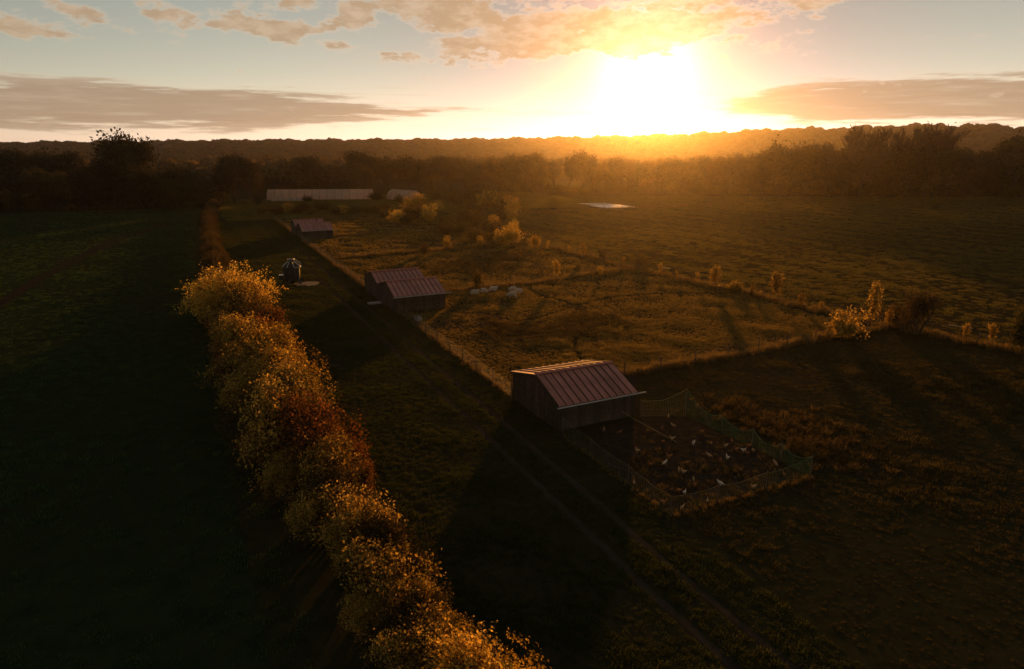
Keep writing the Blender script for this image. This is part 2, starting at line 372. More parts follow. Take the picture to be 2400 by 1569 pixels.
def norm_h(arrs, h):
    """Scale a plant's parts so that it stands one metre tall; half-width comes back too."""
    zmax = max(a[:,2].max() for a in arrs if len(a)); k = h/zmax
    return [a*k for a in arrs], k

class Plant: pass
def plant(kind, seed, leaf, trunk_mat='bark', n_leaf=3000, leaf_size=.05, cluster=.05, stems=1, lean=.25, length=.5, rad=.03, maxlev=3, kids=(3,4),
          spread=.75, up=.2, droop=0, shrink=.62, crown='tips', shape=(.5,.5,.38,.62), sides=6, tuft=8, bias=0.0, shoots=0, lobes=0):
    """A plant one unit tall: a branched stem mesh and a crown mesh of separate leaves."""
    rnd = random.Random(seed); rng = np.random.default_rng(seed); b = MB(); tips = []
    for s in range(stems):
        a = s*2*math.pi/max(stems,1)+rnd.random(); off = .006*stems if stems > 1 else 0
        d = Vector((math.cos(a)*lean*(stems > 1), math.sin(a)*lean*(stems > 1), 1))
        grow(b, (math.cos(a)*off, math.sin(a)*off, -.02), d, length*rnd.uniform(.85,1.1), rad, 0, maxlev, rnd, tips, kids, spread, droop, 5, sides, shrink, up)
    T = np.array([tuple(t) for t in tips]); SH = []
    for k in range(shoots):                            # long whippy shoots beyond the crown
        a = rnd.uniform(0, 6.28); e = rnd.uniform(.15, 1.0)**.6; d = Vector((math.cos(a)*(1-e*.75), math.sin(a)*(1-e*.75), .35+e*.8)).normalized()
        rr = Vector((d.x*shape[0], d.y*shape[1], d.z*shape[2])).length*rnd.uniform(1.0, 1.42); p0 = Vector((0, 0, shape[3]*.7)); pts = [p0+d*rr*t+Vector((0,0,-.05*t*t))+Vector((rnd.gauss(0,.012), rnd.gauss(0,.012), 0)) for t in (.25,.5,.75,1.0)]
        b.tube(pts, [.006,.0045,.003,.0018], 4, False)
        for i in range(22): t = 1.15+1.85*rnd.random(); i0 = min(int(t), 2); q = pts[i0].lerp(pts[i0+1], t-i0); SH.append((q.x+rnd.gauss(0,.02), q.y+rnd.gauss(0,.02), q.z+rnd.gauss(0,.02)))
    if crown == 'shell':
        rx, ry, rz, cz = shape; m = max(20, n_leaf//tuft//2)
        u = rng.normal(size=(m,3)); u /= np.linalg.norm(u, axis=1)[:,None]
        lump = 1+.26*np.sin(u[:,0]*5+seed)*np.sin(u[:,1]*4+seed*2)+.22*np.sin(u[:,2]*7+u[:,0]*6+seed)+.10*np.sin(u[:,1]*13+u[:,2]*9)
        r = (.5+.5*rng.random(m)**.6)*lump
        lobe_t = None
        if lobes:
            lc = rng.normal(size=(lobes,3)); lc /= np.linalg.norm(lc, axis=1)[:,None]; lc[:,2] = np.abs(lc[:,2])*1.25-.35; lr = rng.uniform(.26, .50, lobes); li = rng.integers(0, lobes, m)
            u = lc[li]*(.42+.32*rng.random(lobes))[li][:,None]+u*(lr[li]*(.35+.65*rng.random(m)**.5))[:,None]; r = np.ones(m); lobe_t = np.clip(rng.normal(0, .24, lobes), -.4, .4)[li]
        S = u*r[:,None]*np.array([rx,ry,rz])+np.array([0,0,cz]); ok_ = S[:,2] > .06; S = S[ok_]; lt = lobe_t[ok_] if lobe_t is not None else np.zeros(len(S))
        T0 = T[T[:,2] > .2]; T = np.concatenate([T0, S]); TT = np.concatenate([rng.normal(0, .12, len(T0)), lt])
    else: TT = rng.normal(0, .15, len(T))
    idx = rng.integers(0, len(T), n_leaf//tuft)
    tuftc = T[idx]+rng.normal(size=(len(idx),3))*cluster*.8
    C = np.repeat(tuftc, tuft, 0)+rng.normal(size=(len(idx)*tuft,3))*cluster
    tt = np.repeat(TT[idx], tuft); keep = C[:,2] > .03; C = C[keep]; tt = tt[keep]
    if SH: C = np.concatenate([C, np.array(SH)]); tt = np.concatenate([tt, np.full(len(SH), .12)])
    Vl, Fl = leaf_quads(C, leaf_size, rng=rng)
    shade = np.clip(rng.beta(1.6, 2.3, len(C))+tt+bias, 0, 1)
    Vb = np.array(b.v); zm = max(np.percentile(C[:,2], 99.5), 1e-3); Vb = Vb/zm; Vl = Vl/zm
    P = Plant()
    bm = bpy.data.meshes.new(kind+'_trunk'); bm.from_pydata([tuple(v) for v in Vb], [], b.f); bm.materials.append(M[trunk_mat])
    P.trunk = bm; P.crown = np_mesh(kind+'_crown', Vl, Fl, [leaf], shade)
    P.r = float(np.percentile(np.hypot(Vl[:,0], Vl[:,1]), 97)); return P
def recolour(P, leaf):
    Q = Plant(); Q.trunk = P.trunk; Q.r = P.r; Q.crown = P.crown.copy(); Q.crown.materials.clear(); Q.crown.materials.append(leaf); return Q
def put_plant(name, P, x, y, h, r=None, label=None, cat='tree', group=None, rz=None, part='crown', z=0, stem='trunk'):
    k = (r/P.r) if r else h
    e = empty(name, (x, y, z), random.uniform(0, 6.28) if rz is None else rz, (k, k, h))
    ob(stem, P.trunk, e); ob(part, P.crown, e); tag(e, label, cat, group); return e

# hedge shrubs (near: leaf by leaf)
HS = [plant('hedge_shrub', 21, L['gold'], n_leaf=9500, leaf_size=.0125, cluster=.026, stems=5, lean=.45, length=.42, rad=.022, maxlev=3, kids=(3,4), spread=.7, up=.25, crown='shell', shape=(.52,.52,.46,.48), lobes=8, shoots=50, tuft=7),
      plant('hedge_shrub', 22, L['amber'], n_leaf=9500, leaf_size=.0125, cluster=.026, stems=6, lean=.5, length=.4, rad=.02, maxlev=3, kids=(3,4), spread=.75, up=.25, crown='shell', shape=(.55,.5,.46,.48), lobes=9, shoots=50, tuft=6),
      plant('hedge_shrub', 23, L['russet'], n_leaf=5200, leaf_size=.015, cluster=.045, stems=6, lean=.6, length=.46, rad=.02, maxlev=3, kids=(3,5), spread=.8, up=.2, tuft=4, shoots=40, shape=(.5,.5,.42,.5)),
      plant('hedge_shrub', 24, L['gold'], n_leaf=16000, leaf_size=.0115, cluster=.022, stems=4, lean=.5, length=.4, rad=.028, maxlev=3, kids=(3,5), spread=.7, up=.25, crown='shell', shape=(.60,.60,.46,.5), lobes=11, shoots=60, bias=.12, tuft=9)]
HS.append(recolour(HS[0], L['amber'])); HS.append(recolour(HS[1], L['bronze'])); HS.append(recolour(HS[2], L['amber'])); HS.append(recolour(HS[0], L['bronze']))
# trees
TR = {}
TR['round'] = [plant('round_tree', 31+i, L['tree_bronze'], n_leaf=9000, leaf_size=.017, cluster=.036, stems=1, length=.42, rad=.026, maxlev=2, kids=(4,6), spread=.85, up=.2, crown='shell', shape=(.36,.36,.36,.62), lobes=11, tuft=8) for i in range(3)]
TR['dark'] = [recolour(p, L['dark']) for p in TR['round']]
TR['olive'] = [recolour(p, L['tree_olive']) for p in TR['round']]
TR['amber'] = [recolour(p, L['tree_amber']) for p in TR['round']]
TR['bare'] = [plant('bare_tree', 41+i, L['bronze'], n_leaf=420, leaf_size=.008, cluster=.02, stems=1, length=.40, rad=.017, maxlev=4, kids=(4,5), spread=.62, up=.32, shrink=.64, tuft=2, sides=6) for i in range(4)]
TR['half'] = [plant('thin_tree', 51+i, L['tree_olive'], n_leaf=2600, leaf_size=.02, cluster=.03, stems=1, length=.42, rad=.018, maxlev=3, kids=(4,5), spread=.7, up=.25, tuft=5) for i in range(3)]
TR['under'] = [plant('undergrowth', 61+i, L['olive'], n_leaf=2600, leaf_size=.04, cluster=.07, stems=4, lean=.5, length=.4, rad=.02, maxlev=2, kids=(3,4), crown='shell', shape=(.6,.6,.4,.52), tuft=8) for i in range(2)]
BU = {'bronze': [recolour(p, L['bronze']) for p in TR['under']], 'amber': [recolour(p, L['amber']) for p in TR['under']], 'olive': TR['under'], 'gold': [recolour(p, L['gold']) for p in TR['under']], 'dark': [recolour(p, L['dark']) for p in TR['under']]}
BU['loose'] = [recolour(HS[2], L['bronze'])]
SA = [plant('sapling', 71+i, L['amber'], n_leaf=1500, leaf_size=.02, cluster=.04, stems=1, length=.8, rad=.012, maxlev=1, kids=(9,12), spread=.6, up=.4, shrink=.32, tuft=5, sides=5) for i in range(3)]

# ------------------------------------------------------------------ hills and far woods
SKY_LINE = [(-1500,326), (-400,328), (0,328), (300,326), (600,323), (1000,322), (1250,319), (1400,316), (1500,313), (1620,309), (1700,305), (1820,298), (1950,296), (2060,291), (2200,289), (2300,290), (2380,293), (2800,300), (3600,312)]
SK = sorted((azel(px, py)[0], azel(px, py)[1]) for px, py in SKY_LINE)
RIDGE = 1150.0
def ridge_z(az):
    el = np.interp(az, [a for a, e in SK], [e for a, e in SK]); return CAM_H+RIDGE*math.tan(R(el))-2.6
def hill_z(az, r):
    t = min(max((r-470)/(RIDGE-470), 0), 1); s = t*t*(3-2*t)
    w = 1+.10*math.sin(az*.45)*math.sin(r*.008)*(1-t)
    fall = 1-.6*max(0, (r-RIDGE)/400)
    w += t*(.035*math.sin(az*1.7+1)+.03*math.sin(az*3.9)+.02*math.sin(az*8.3+2))
    return max(ridge_z(az)*s*w*fall, -.4) if r > 470 else -.4
b = MB(); AZ = np.linspace(-58, 58, 117); RR = [470, 540, 610, 680, 750, 820, 890, 960, 1030, 1090, 1150, 1250, 1400]
for r in RR:
    for a in AZ: b.v.append((r*math.sin(R(a)), r*math.cos(R(a)), hill_z(a, r)))
n = len(AZ)
for i in range(len(RR)-1):
    for j in range(n-1): b.f.append((i*n+j, i*n+j+1, (i+1)*n+j+1, (i+1)*n+j))
struct('hills', b.mesh('hills', M['hill'], True))

def scatter(name, pts, rot, scl, sources, tiltv=None):
    """One object of many small copies on given points (geometry nodes)."""
    me = bpy.data.meshes.new(name); pts = np.asarray(pts, np.float32); me.vertices.add(len(pts)); me.vertices.foreach_set('co', pts.ravel())
    a = me.attributes.new('rz', 'FLOAT', 'POINT'); a.data.foreach_set('value', np.asarray(rot, np.float32))
    a = me.attributes.new('sc', 'FLOAT_VECTOR', 'POINT'); a.data.foreach_set('vector', np.asarray(scl, np.float32).ravel())
    o = ob(name, me); ng = bpy.data.node_groups.new(name, 'GeometryNodeTree')
    ng.interface.new_socket('Geometry', in_out='INPUT', socket_type='NodeSocketGeometry'); ng.interface.new_socket('Geometry', in_out='OUTPUT', socket_type='NodeSocketGeometry')
    N, K = ng.nodes, ng.links; gi = N.new('NodeGroupInput'); go = N.new('NodeGroupOutput'); ip = N.new('GeometryNodeInstanceOnPoints')
    K.new(gi.outputs[0], ip.inputs['Points']); jn = N.new('GeometryNodeJoinGeometry')
    for s in sources:
        oi = N.new('GeometryNodeObjectInfo'); oi.inputs['Object'].default_value = s; oi.inputs['As Instance'].default_value = True
        K.new(oi.outputs['Geometry'], jn.inputs[0])
    K.new(jn.outputs[0], ip.inputs['Instance']); ip.inputs['Pick Instance'].default_value = True
    na = N.new('GeometryNodeInputNamedAttribute'); na.data_type = 'FLOAT'; na.inputs['Name'].default_value = 'rz'
    nb = N.new('GeometryNodeInputNamedAttribute'); nb.data_type = 'FLOAT_VECTOR'; nb.inputs['Name'].default_value = 'sc'
    cx = N.new('ShaderNodeCombineXYZ'); K.new(na.outputs[0], cx.inputs[2])
    er = N.new('FunctionNodeEulerToRotation'); K.new(cx.outputs[0], er.inputs[0]); K.new(er.outputs[0], ip.inputs['Rotation'])
    K.new(nb.outputs[0], ip.inputs['Scale']); K.new(ip.outputs[0], go.inputs[0])
    md = o.modifiers.new('scatter', 'NODES'); md.node_group = ng
    return o
def source(me):
    return bpy.data.objects.new(me.name, me)          # never linked to the scene itself

def canopy(seed, mat):
    rng = np.random.default_rng(seed); m = 320
    u = rng.normal(size=(m,3)); u[:,2] = np.abs(u[:,2])*.9-.2; u /= np.linalg.norm(u, axis=1)[:,None]
    lump = 1+.2*np.sin(u[:,0]*4+seed)*np.cos(u[:,1]*5)
    C = u*(.75+.25*rng.random(m))[:,None]*lump[:,None]*np.array([.5,.5,.42])+np.array([0,0,.55])
    V, F = leaf_quads(C, .085, rng=rng); return np_mesh('canopy', V, F, [mat], np.clip(.5+rng.normal(size=m)*.3, 0, 1))
M_far = [L['far'], L['bronze'], L['far']]
can = [source(canopy(5+i, M_far[i % 3])) for i in range(3)]
pts = []; sc = []
for k in range(46000):
    a = random.uniform(-44, 44); r = RIDGE*1.03-(RIDGE*1.02-400)*random.random()**1.25
    s = random.uniform(2.8, 6.6)*(.48 if r > 960 else .8)*(1.3 if random.random() < .1 else 1); pts.append((r*math.sin(R(a)), r*math.cos(R(a)), hill_z(a, r)-1)); sc.append((s*1.25, s*1.25, s*random.uniform(.7, 1.0)))
tag(scatter('hill_forest', pts, RNG.uniform(0, 6.28, len(pts)), sc, can), 'dark autumn forest covering the hills along the horizon', 'forest', kind='stuff')
pts = []; sc = []
for k in range(2600):                                  # wooded farmland between the tree lines and the hills
    a = random.uniform(-46, 44); r = random.uniform(330, 460)
    nz = math.sin(a*.35+r*.021)+math.sin(a*.13-r*.013+2)+math.sin(r*.05+a*.05)
    if nz < .1: continue
    s = random.uniform(7, 12.5); pts.append((r*math.sin(R(a)), r*math.cos(R(a)), -.3)); sc.append((s, s, s*random.uniform(.8, 1.15)))
tag(scatter('distant_wood', pts, RNG.uniform(0, 6.28, len(pts)), sc, can), 'far woods and hedgerows beyond the tree line', 'woods', kind='stuff')

# ------------------------------------------------------------------ individual trees
def at(px, Y): d = pix_dir(px, 460); return (d.x/d.y*Y, Y)
def tree(kind, px, pytop, Y, wpx, label, group=None, cat='tree', i=None, name=None):
    x, y = at(px, Y); h = height_at(pytop, math.hypot(x, y)*.0+Y); dist = Y*1.02
    r = wpx/2/1587*dist; P = TR[kind][(random.randrange(len(TR[kind])) if i is None else i) % len(TR[kind])]
    return put_plant(name or {'bare': 'bare_tree', 'half': 'thin_leaved_tree', 'dark': 'dark_tree', 'round': 'autumn_tree', 'olive': 'olive_tree', 'amber': 'amber_tree'}[kind], P, x, y, h, r, label, cat, group)
# left
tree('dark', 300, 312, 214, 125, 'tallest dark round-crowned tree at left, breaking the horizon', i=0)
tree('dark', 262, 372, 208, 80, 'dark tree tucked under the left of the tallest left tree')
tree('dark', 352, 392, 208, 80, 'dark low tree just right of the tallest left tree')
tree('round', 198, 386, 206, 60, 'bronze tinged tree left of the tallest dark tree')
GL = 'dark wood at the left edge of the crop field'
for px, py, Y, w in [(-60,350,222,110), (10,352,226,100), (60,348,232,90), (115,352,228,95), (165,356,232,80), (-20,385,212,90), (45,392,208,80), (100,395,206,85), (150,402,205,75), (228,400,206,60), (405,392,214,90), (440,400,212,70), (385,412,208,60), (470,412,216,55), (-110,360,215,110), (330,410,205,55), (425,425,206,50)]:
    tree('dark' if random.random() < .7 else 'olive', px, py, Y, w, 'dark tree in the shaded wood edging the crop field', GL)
tree('dark', 545, 362, 232, 85, 'dark tree left of the long polytunnel, beyond the hedge end', i=1)
tree('round', 588, 372, 236, 50, 'narrow bronze tree close to the left end of the long polytunnel', i=2)
tree('olive', 520, 398, 226, 50, 'low olive tree where the hedge meets the wood')
tree('dark', 722, 366, 300, 85, 'broad dark tree behind the middle of the long polytunnel', i=1)
tree('dark', 850, 354, 292, 95, 'broad dark tree behind the right end of the long polytunnel', i=2)
tree('round', 842, 385, 270, 55, 'bronze tree in front of the broad dark tree by the polytunnel')
tree('dark', 640, 385, 330, 60, 'small dark tree behind the left part of the long polytunnel')
tree('olive', 905, 372, 300, 45, 'narrow olive tree above the gap between the polytunnels')
tree('round', 950, 366, 285, 75, 'bronze tree right behind the short polytunnel', i=0)
tree('bare', 1005, 360, 300, 60, 'sparse twiggy tree to the right of the short polytunnel')
GC = 'middle stretch of the far tree line'
for px, py, w, k in [(978,385,55,'round'), (1040,366,70,'round'), (1085,372,65,'olive'), (1120,380,60,'round'), (1160,372,70,'amber'), (1195,362,60,'dark'), (1235,358,70,'round'), (1262,378,60,'amber'), (1290,368,55,'bare'), (1318,366,55,'half'), (1350,354,60,'round'), (1385,376,60,'amber'), (1418,366,65,'round'), (1450,374,65,'round'), (1480,380,60,'half'), (1510,372,60,'amber'), (1545,378,60,'round'), (1580,374,60,'round'), (1620,368,65,'olive'), (1655,366,60,'round'), (1690,362,60,'half')]:
    Y = 292-(px-1000)*.028+random.uniform(-3, 6)
    tree(k, px, py, Y, w*1.08, {'round': 'bronze tree in the hazy middle of the far tree line', 'olive': 'olive tree in the middle of the far tree line', 'amber': 'amber tree in the glowing middle of the far tree line', 'dark': 'darkest round tree in the middle tree line', 'bare': 'nearly bare tree in the middle tree line', 'half': 'thin-leaved tree in the middle tree line'}[k], GC)
GR = 'right stretch of the far tree line'
for px, py, w, k in [(1720,358,60,'bare'), (1740,365,70,'round'), (1775,352,80,'olive'), (1800,328,62,'half'), (1830,350,80,'olive'), (1862,338,80,'round'), (1885,330,70,'bare'), (1915,334,75,'bare'), (1925,352,80,'olive'), (1955,345,80,'olive'), (1962,302,85,'bare'), (1995,296,90,'bare'), (2030,300,85,'bare'), (2010,350,80,'olive'), (2062,300,80,'bare'), (2050,345,80,'olive'), (2095,296,90,'bare'), (2130,284,100,'bare'), (2165,292,95,'bare'), (2100,345,80,'olive'), (2150,340,80,'dark'), (2195,305,80,'bare'), (2200,350,75,'dark'), (2235,352,75,'olive'), (2262,362,70,'dark'), (2295,348,80,'dark'), (2330,345,75,'olive'), (2350,318,80,'half'), (2385,306,90,'bare'), (2390,345,90,'dark'), (2430,320,90,'bare'), (2480,330,90,'dark')]:
    Y = 262-(px-2000)*.015+random.uniform(-4, 8)
    tree(k, px, py, Y, w*1.1, {'round': 'bronze tree in the right half of the far tree line', 'olive': 'olive tree below the bare crowns in the right tree line', 'dark': 'dark dense tree in the right tree line', 'bare': 'tall bare tree with fine branches in the right tree line', 'half': 'tall thin-leaved tree in the right tree line'}[k], GR)
def bush(kind, px, pybase, wpx, hpx, label, group=None, name=None, cat='shrub'):
    x, y = G(px, pybase); dist = math.hypot(x, y, CAM_H); h = hpx/1587*dist; r = wpx/2/1587*dist
    return put_plant(name or 'shrub', random.choice(BU[kind]), x, y, h, r, label, cat, group, part='foliage', stem='stems')
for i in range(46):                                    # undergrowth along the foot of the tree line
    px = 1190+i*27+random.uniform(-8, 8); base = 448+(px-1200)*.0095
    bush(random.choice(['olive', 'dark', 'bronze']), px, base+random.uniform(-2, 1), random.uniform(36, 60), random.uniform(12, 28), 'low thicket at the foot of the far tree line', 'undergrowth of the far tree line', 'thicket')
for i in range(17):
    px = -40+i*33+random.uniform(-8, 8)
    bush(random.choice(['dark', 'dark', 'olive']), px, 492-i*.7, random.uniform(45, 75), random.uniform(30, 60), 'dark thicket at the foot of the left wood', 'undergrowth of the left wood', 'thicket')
for px, pb, w, h, k, lab in [
    (520,470,34,24,'amber','small amber shrub at the end of the left wood'), (1060,478,60,38,'bronze','bronze shrub right of the short polytunnel'), (1098,476,76,48,'bronze','large bronze shrub mound in the garden scrub'),
    (1135,488,66,42,'amber','amber shrub in the middle of the scrub mound'), (1168,496,72,46,'bronze','bronze shrub at the right of the scrub mound'), (1190,500,40,42,'amber','amber shrub at the right end of the scrub mound'),
    (1012,468,46,28,'olive','olive shrub next to the short polytunnel mouth'), (942,500,30,26,'amber','upright amber shrub below the short polytunnel'),
    (962,512,44,40,'bronze','bronze shrub in front of the short polytunnel, lower of two'), (998,514,40,38,'gold','golden shrub at the right of the garden hedge corner'), (930,472,30,18,'dark','dark shrub between the two polytunnels'),
    (878,466,44,18,'dark','dark shrub hiding the right foot of the long polytunnel'), (715,470,26,14,'dark','dark shrub beside the low white tunnel'), (600,478,22,28,'dark','dark upright shrub left of the low white tunnel'),
    (1040,548,60,30,'bronze','bronze shrub on the far paddock fence'), (1075,540,50,26,'olive','olive shrub on the far paddock fence corner'), (1100,560,44,30,'bronze','bronze shrub left of the brightest golden shrub'),
    (1190,572,52,48,'gold','brightest golden shrub on the paddock corner'), (1165,570,40,38,'amber','amber shrub leaning on the brightest golden shrub'), (1140,566,40,30,'bronze','bronze shrub two left of the brightest golden shrub'), (1243,578,30,32,'gold','small golden shrub just right of the brightest one'),
    (1115,576,20,26,'gold','narrow golden shrub at the paddock fence corner'), (985,592,26,26,'bronze','bronze shrub on the middle cross fence'), (1040,580,22,30,'amber','thin amber shrub on the middle cross fence'),
    (1965,790,74,66,'amber','round yellow shrub at the corner of two fences'), (2130,775,96,86,'loose','large loose shrub right of the fence corner'), (2378,822,70,96,'olive','olive shrub cut by the right edge of the picture'),
    (2080,752,60,36,'bronze','low brown shrub behind the fence corner'), (1112,672,34,48,'bronze','thin brown shrub on the fence behind the sheep'), (1488,622,40,30,'bronze','brown shrub at the far corner of the sheep paddock'), (1708,680,36,26,'amber','low amber shrub between two saplings on the outer fence'),
    (975,655,12,22,'amber','small amber shrub peeping over the paired sheds'), (1395,642,14,24,'amber','slim amber shoot at the far fence corner'), (1400,602,20,18,'bronze','low bronze shrub on the outer fence beyond the corner')]:
    bush(k, px, pb, w, h, lab)
for i in range(16):                                    # garden scrub rows below the tunnels
    px = 612+i*19+random.uniform(-6, 6)
    bush(random.choice(['olive', 'amber', 'bronze', 'olive']), px, random.uniform(488, 504), random.uniform(24, 40), random.uniform(12, 22), 'low weedy shrub in the garden plot below the tunnels', 'weedy shrubs in the garden plot')
for i in range(38):                                    # scrub that has grown up round the garden and the far fences
    px = random.uniform(885, 1215); pb = 476+(px-885)*.12+random.uniform(-8, 42); h = random.uniform(14, 34)
    bush(random.choice(['bronze', 'amber', 'bronze', 'olive', 'gold']), px, pb, h*random.uniform(.8, 1.5), h, ('bushy autumn shrub in the scrub right of the tunnels' if i % 2 else 'thin autumn shrub in the scrub below the short tunnel'), 'scrub round the garden', 'scrub_shrub')
for px, pb, pt, w, lab in [(1356,602,566,22,'bright golden sapling right of the golden shrubs'), (1293,657,607,28,'golden sapling standing inside the middle paddock'), (1660,678,620,34,'sapling on the outer fence, fourth from the right'),
    (1810,708,636,42,'tall golden sapling in the middle of the outer fence'), (2021,768,672,36,'slim dim sapling behind the fence corner'), (1530,640,612,16,'little sapling by the trough on the outer fence'), (1270,585,560,14,'tiny sapling between the golden shrubs')]:
    x, y = G(px, pb); dist = math.hypot(x, y, CAM_H)
    put_plant('sapling', random.choice(SA), x, y, (pb-pt)/1587*dist*1.04, w/2/1587*dist, lab, 'sapling')

for px, pb, h in [(1325,592,22), (1450,622,26), (1575,652,24), (1620,664,30), (1745,690,26), (1765,695,20), (1860,716,34), (1910,728,26), (2065,764,40), (2235,792,36), (2300,806,44)]:
    x, y = G(px, pb); dist = math.hypot(x, y, CAM_H)
    put_plant('sapling', random.choice(SA), x, y, h/1587*dist, h*.28/1587*dist, 'thin young sapling in the row along the outer fence', 'sapling', 'saplings along the outer fence')

# ------------------------------------------------------------------ the hedge
near = [(13.6,6.6,2.8,1.6,0,'golden shrub at the very front end of the hedge'), (16.2,7.0,3.5,1.7,0,'brightest golden shrub at the near end of the hedge, jutting right'), (18.0,5.9,2.9,1.9,6,'amber shrub second from the near end of the hedge'),
    (20.6,6.1,2.8,1.8,5,'dull bronze shrub third from the near end of the hedge'), (22.8,5.7,3.0,2.0,6,'amber shrub fourth from the near end of the hedge'), (25.2,6.2,2.8,1.8,7,'bronze shrub fifth from the near end of the hedge'),
    (27.6,5.6,3.2,2.1,6,'amber shrub sixth from the near end of the hedge'), (30.6,5.5,3.1,2.0,5,'bronze twiggy shrub seventh from the near end of the hedge'), (33.2,5.6,3.6,2.2,4,'amber shrub just before the sparse red one'),
    (36.6,5.3,4.5,2.9,2,'sparse red-leaved shrub opposite the near shed'), (40.0,4.0,4.4,2.7,6,'sparse amber shrub with showing branches'), (43.2,5.4,4.5,2.5,4,'amber shrub beyond the sparse red one'),
    (47.0,5.9,4.7,2.5,0,'golden shrub bulging towards the lane'), (50.0,3.9,4.6,2.7,1,'amber shrub on the field side of the hedge'), (53.4,5.6,4.9,2.7,0,'golden shrub with a bright ragged top towards the lane'),
    (57.6,4.0,4.8,2.8,4,'amber shrub between the two golden hedge masses'), (62.0,4.6,5.0,3.0,5,'bronze shrub below the big golden hedge tree'), (67.5,4.3,5.4,3.2,4,'amber shrub in front of the big golden hedge tree'),
    (73.5,4.6,6.4,4.2,3,'biggest golden tree of the hedge, with the fullest crown'), (80.5,3.2,4.4,2.6,5,'bronze shrub directly behind the big golden hedge tree'), (86,3.4,4.2,2.5,4,'amber shrub where the low hedge begins')]
for u, v, h, r, k, lab in near:
    x, y = W(u, v); e = put_plant('hedge_shrub', HS[k], x, y, h, r, lab, 'shrub', None, ROTV+math.pi/2+random.choice((0, math.pi))+random.gauss(0, .25), 'foliage', stem='stems')
    e.scale.x *= random.uniform(1.05, 1.45); e.scale.y *= random.uniform(.85, 1.1); e.rotation_euler.x = random.gauss(0, .09); e.rotation_euler.y = random.gauss(0, .14)
NU = [n_[0] for n_ in near]; NH = [n_[2] for n_ in near]
FILL = ['low', 'leaning', 'twiggy']
u = 13.0; i = 0
while u < 88:                                          # smaller growth that knits the hedge together
    wv = 1.5 if u < 34 else 2.2; x, y = W(u, hedge_v(u)+random.uniform(-wv, wv)); h = float(np.interp(u, NU, NH))*random.uniform(.45, .88)
    k = random.choice([5, 4, 1, 2, 6, 0, 6, 2] if u > 34 else [5, 6, 6, 4, 2, 6]); e = put_plant('hedge_shrub', HS[k], x, y, h, h*random.uniform(.38, .62), {2: 'loose red-tinged', 6: 'loose amber', 0: 'golden', 5: 'dull bronze', 7: 'dull bronze'}.get(k, 'amber')+' filler shrub between the taller shrubs of the near hedge', 'shrub', 'smaller shrubs knitting the near hedge', part='foliage', stem='stems')
    e.scale.x *= random.uniform(.75, 1.3); e.rotation_euler.x = random.gauss(0, .10); e.rotation_euler.y = random.gauss(0, .10)
    u += random.uniform(.8, 1.5)
u = 90.0; i = 0
while u < 243:
    x, y = W(u, hedge_v(u)+random.uniform(-.5, .5)); h = random.uniform(2.3, 3.3); r = random.uniform(1.5, 2.1)
    k = random.choice([5, 7]); put_plant('hedge_shrub', HS[k], x, y, h, r, 'bronze shrub in the lower far stretch of the hedge', 'shrub', 'shrubs of the far hedge', part='foliage', stem='stems')
    u += random.uniform(2.6, 3.6)

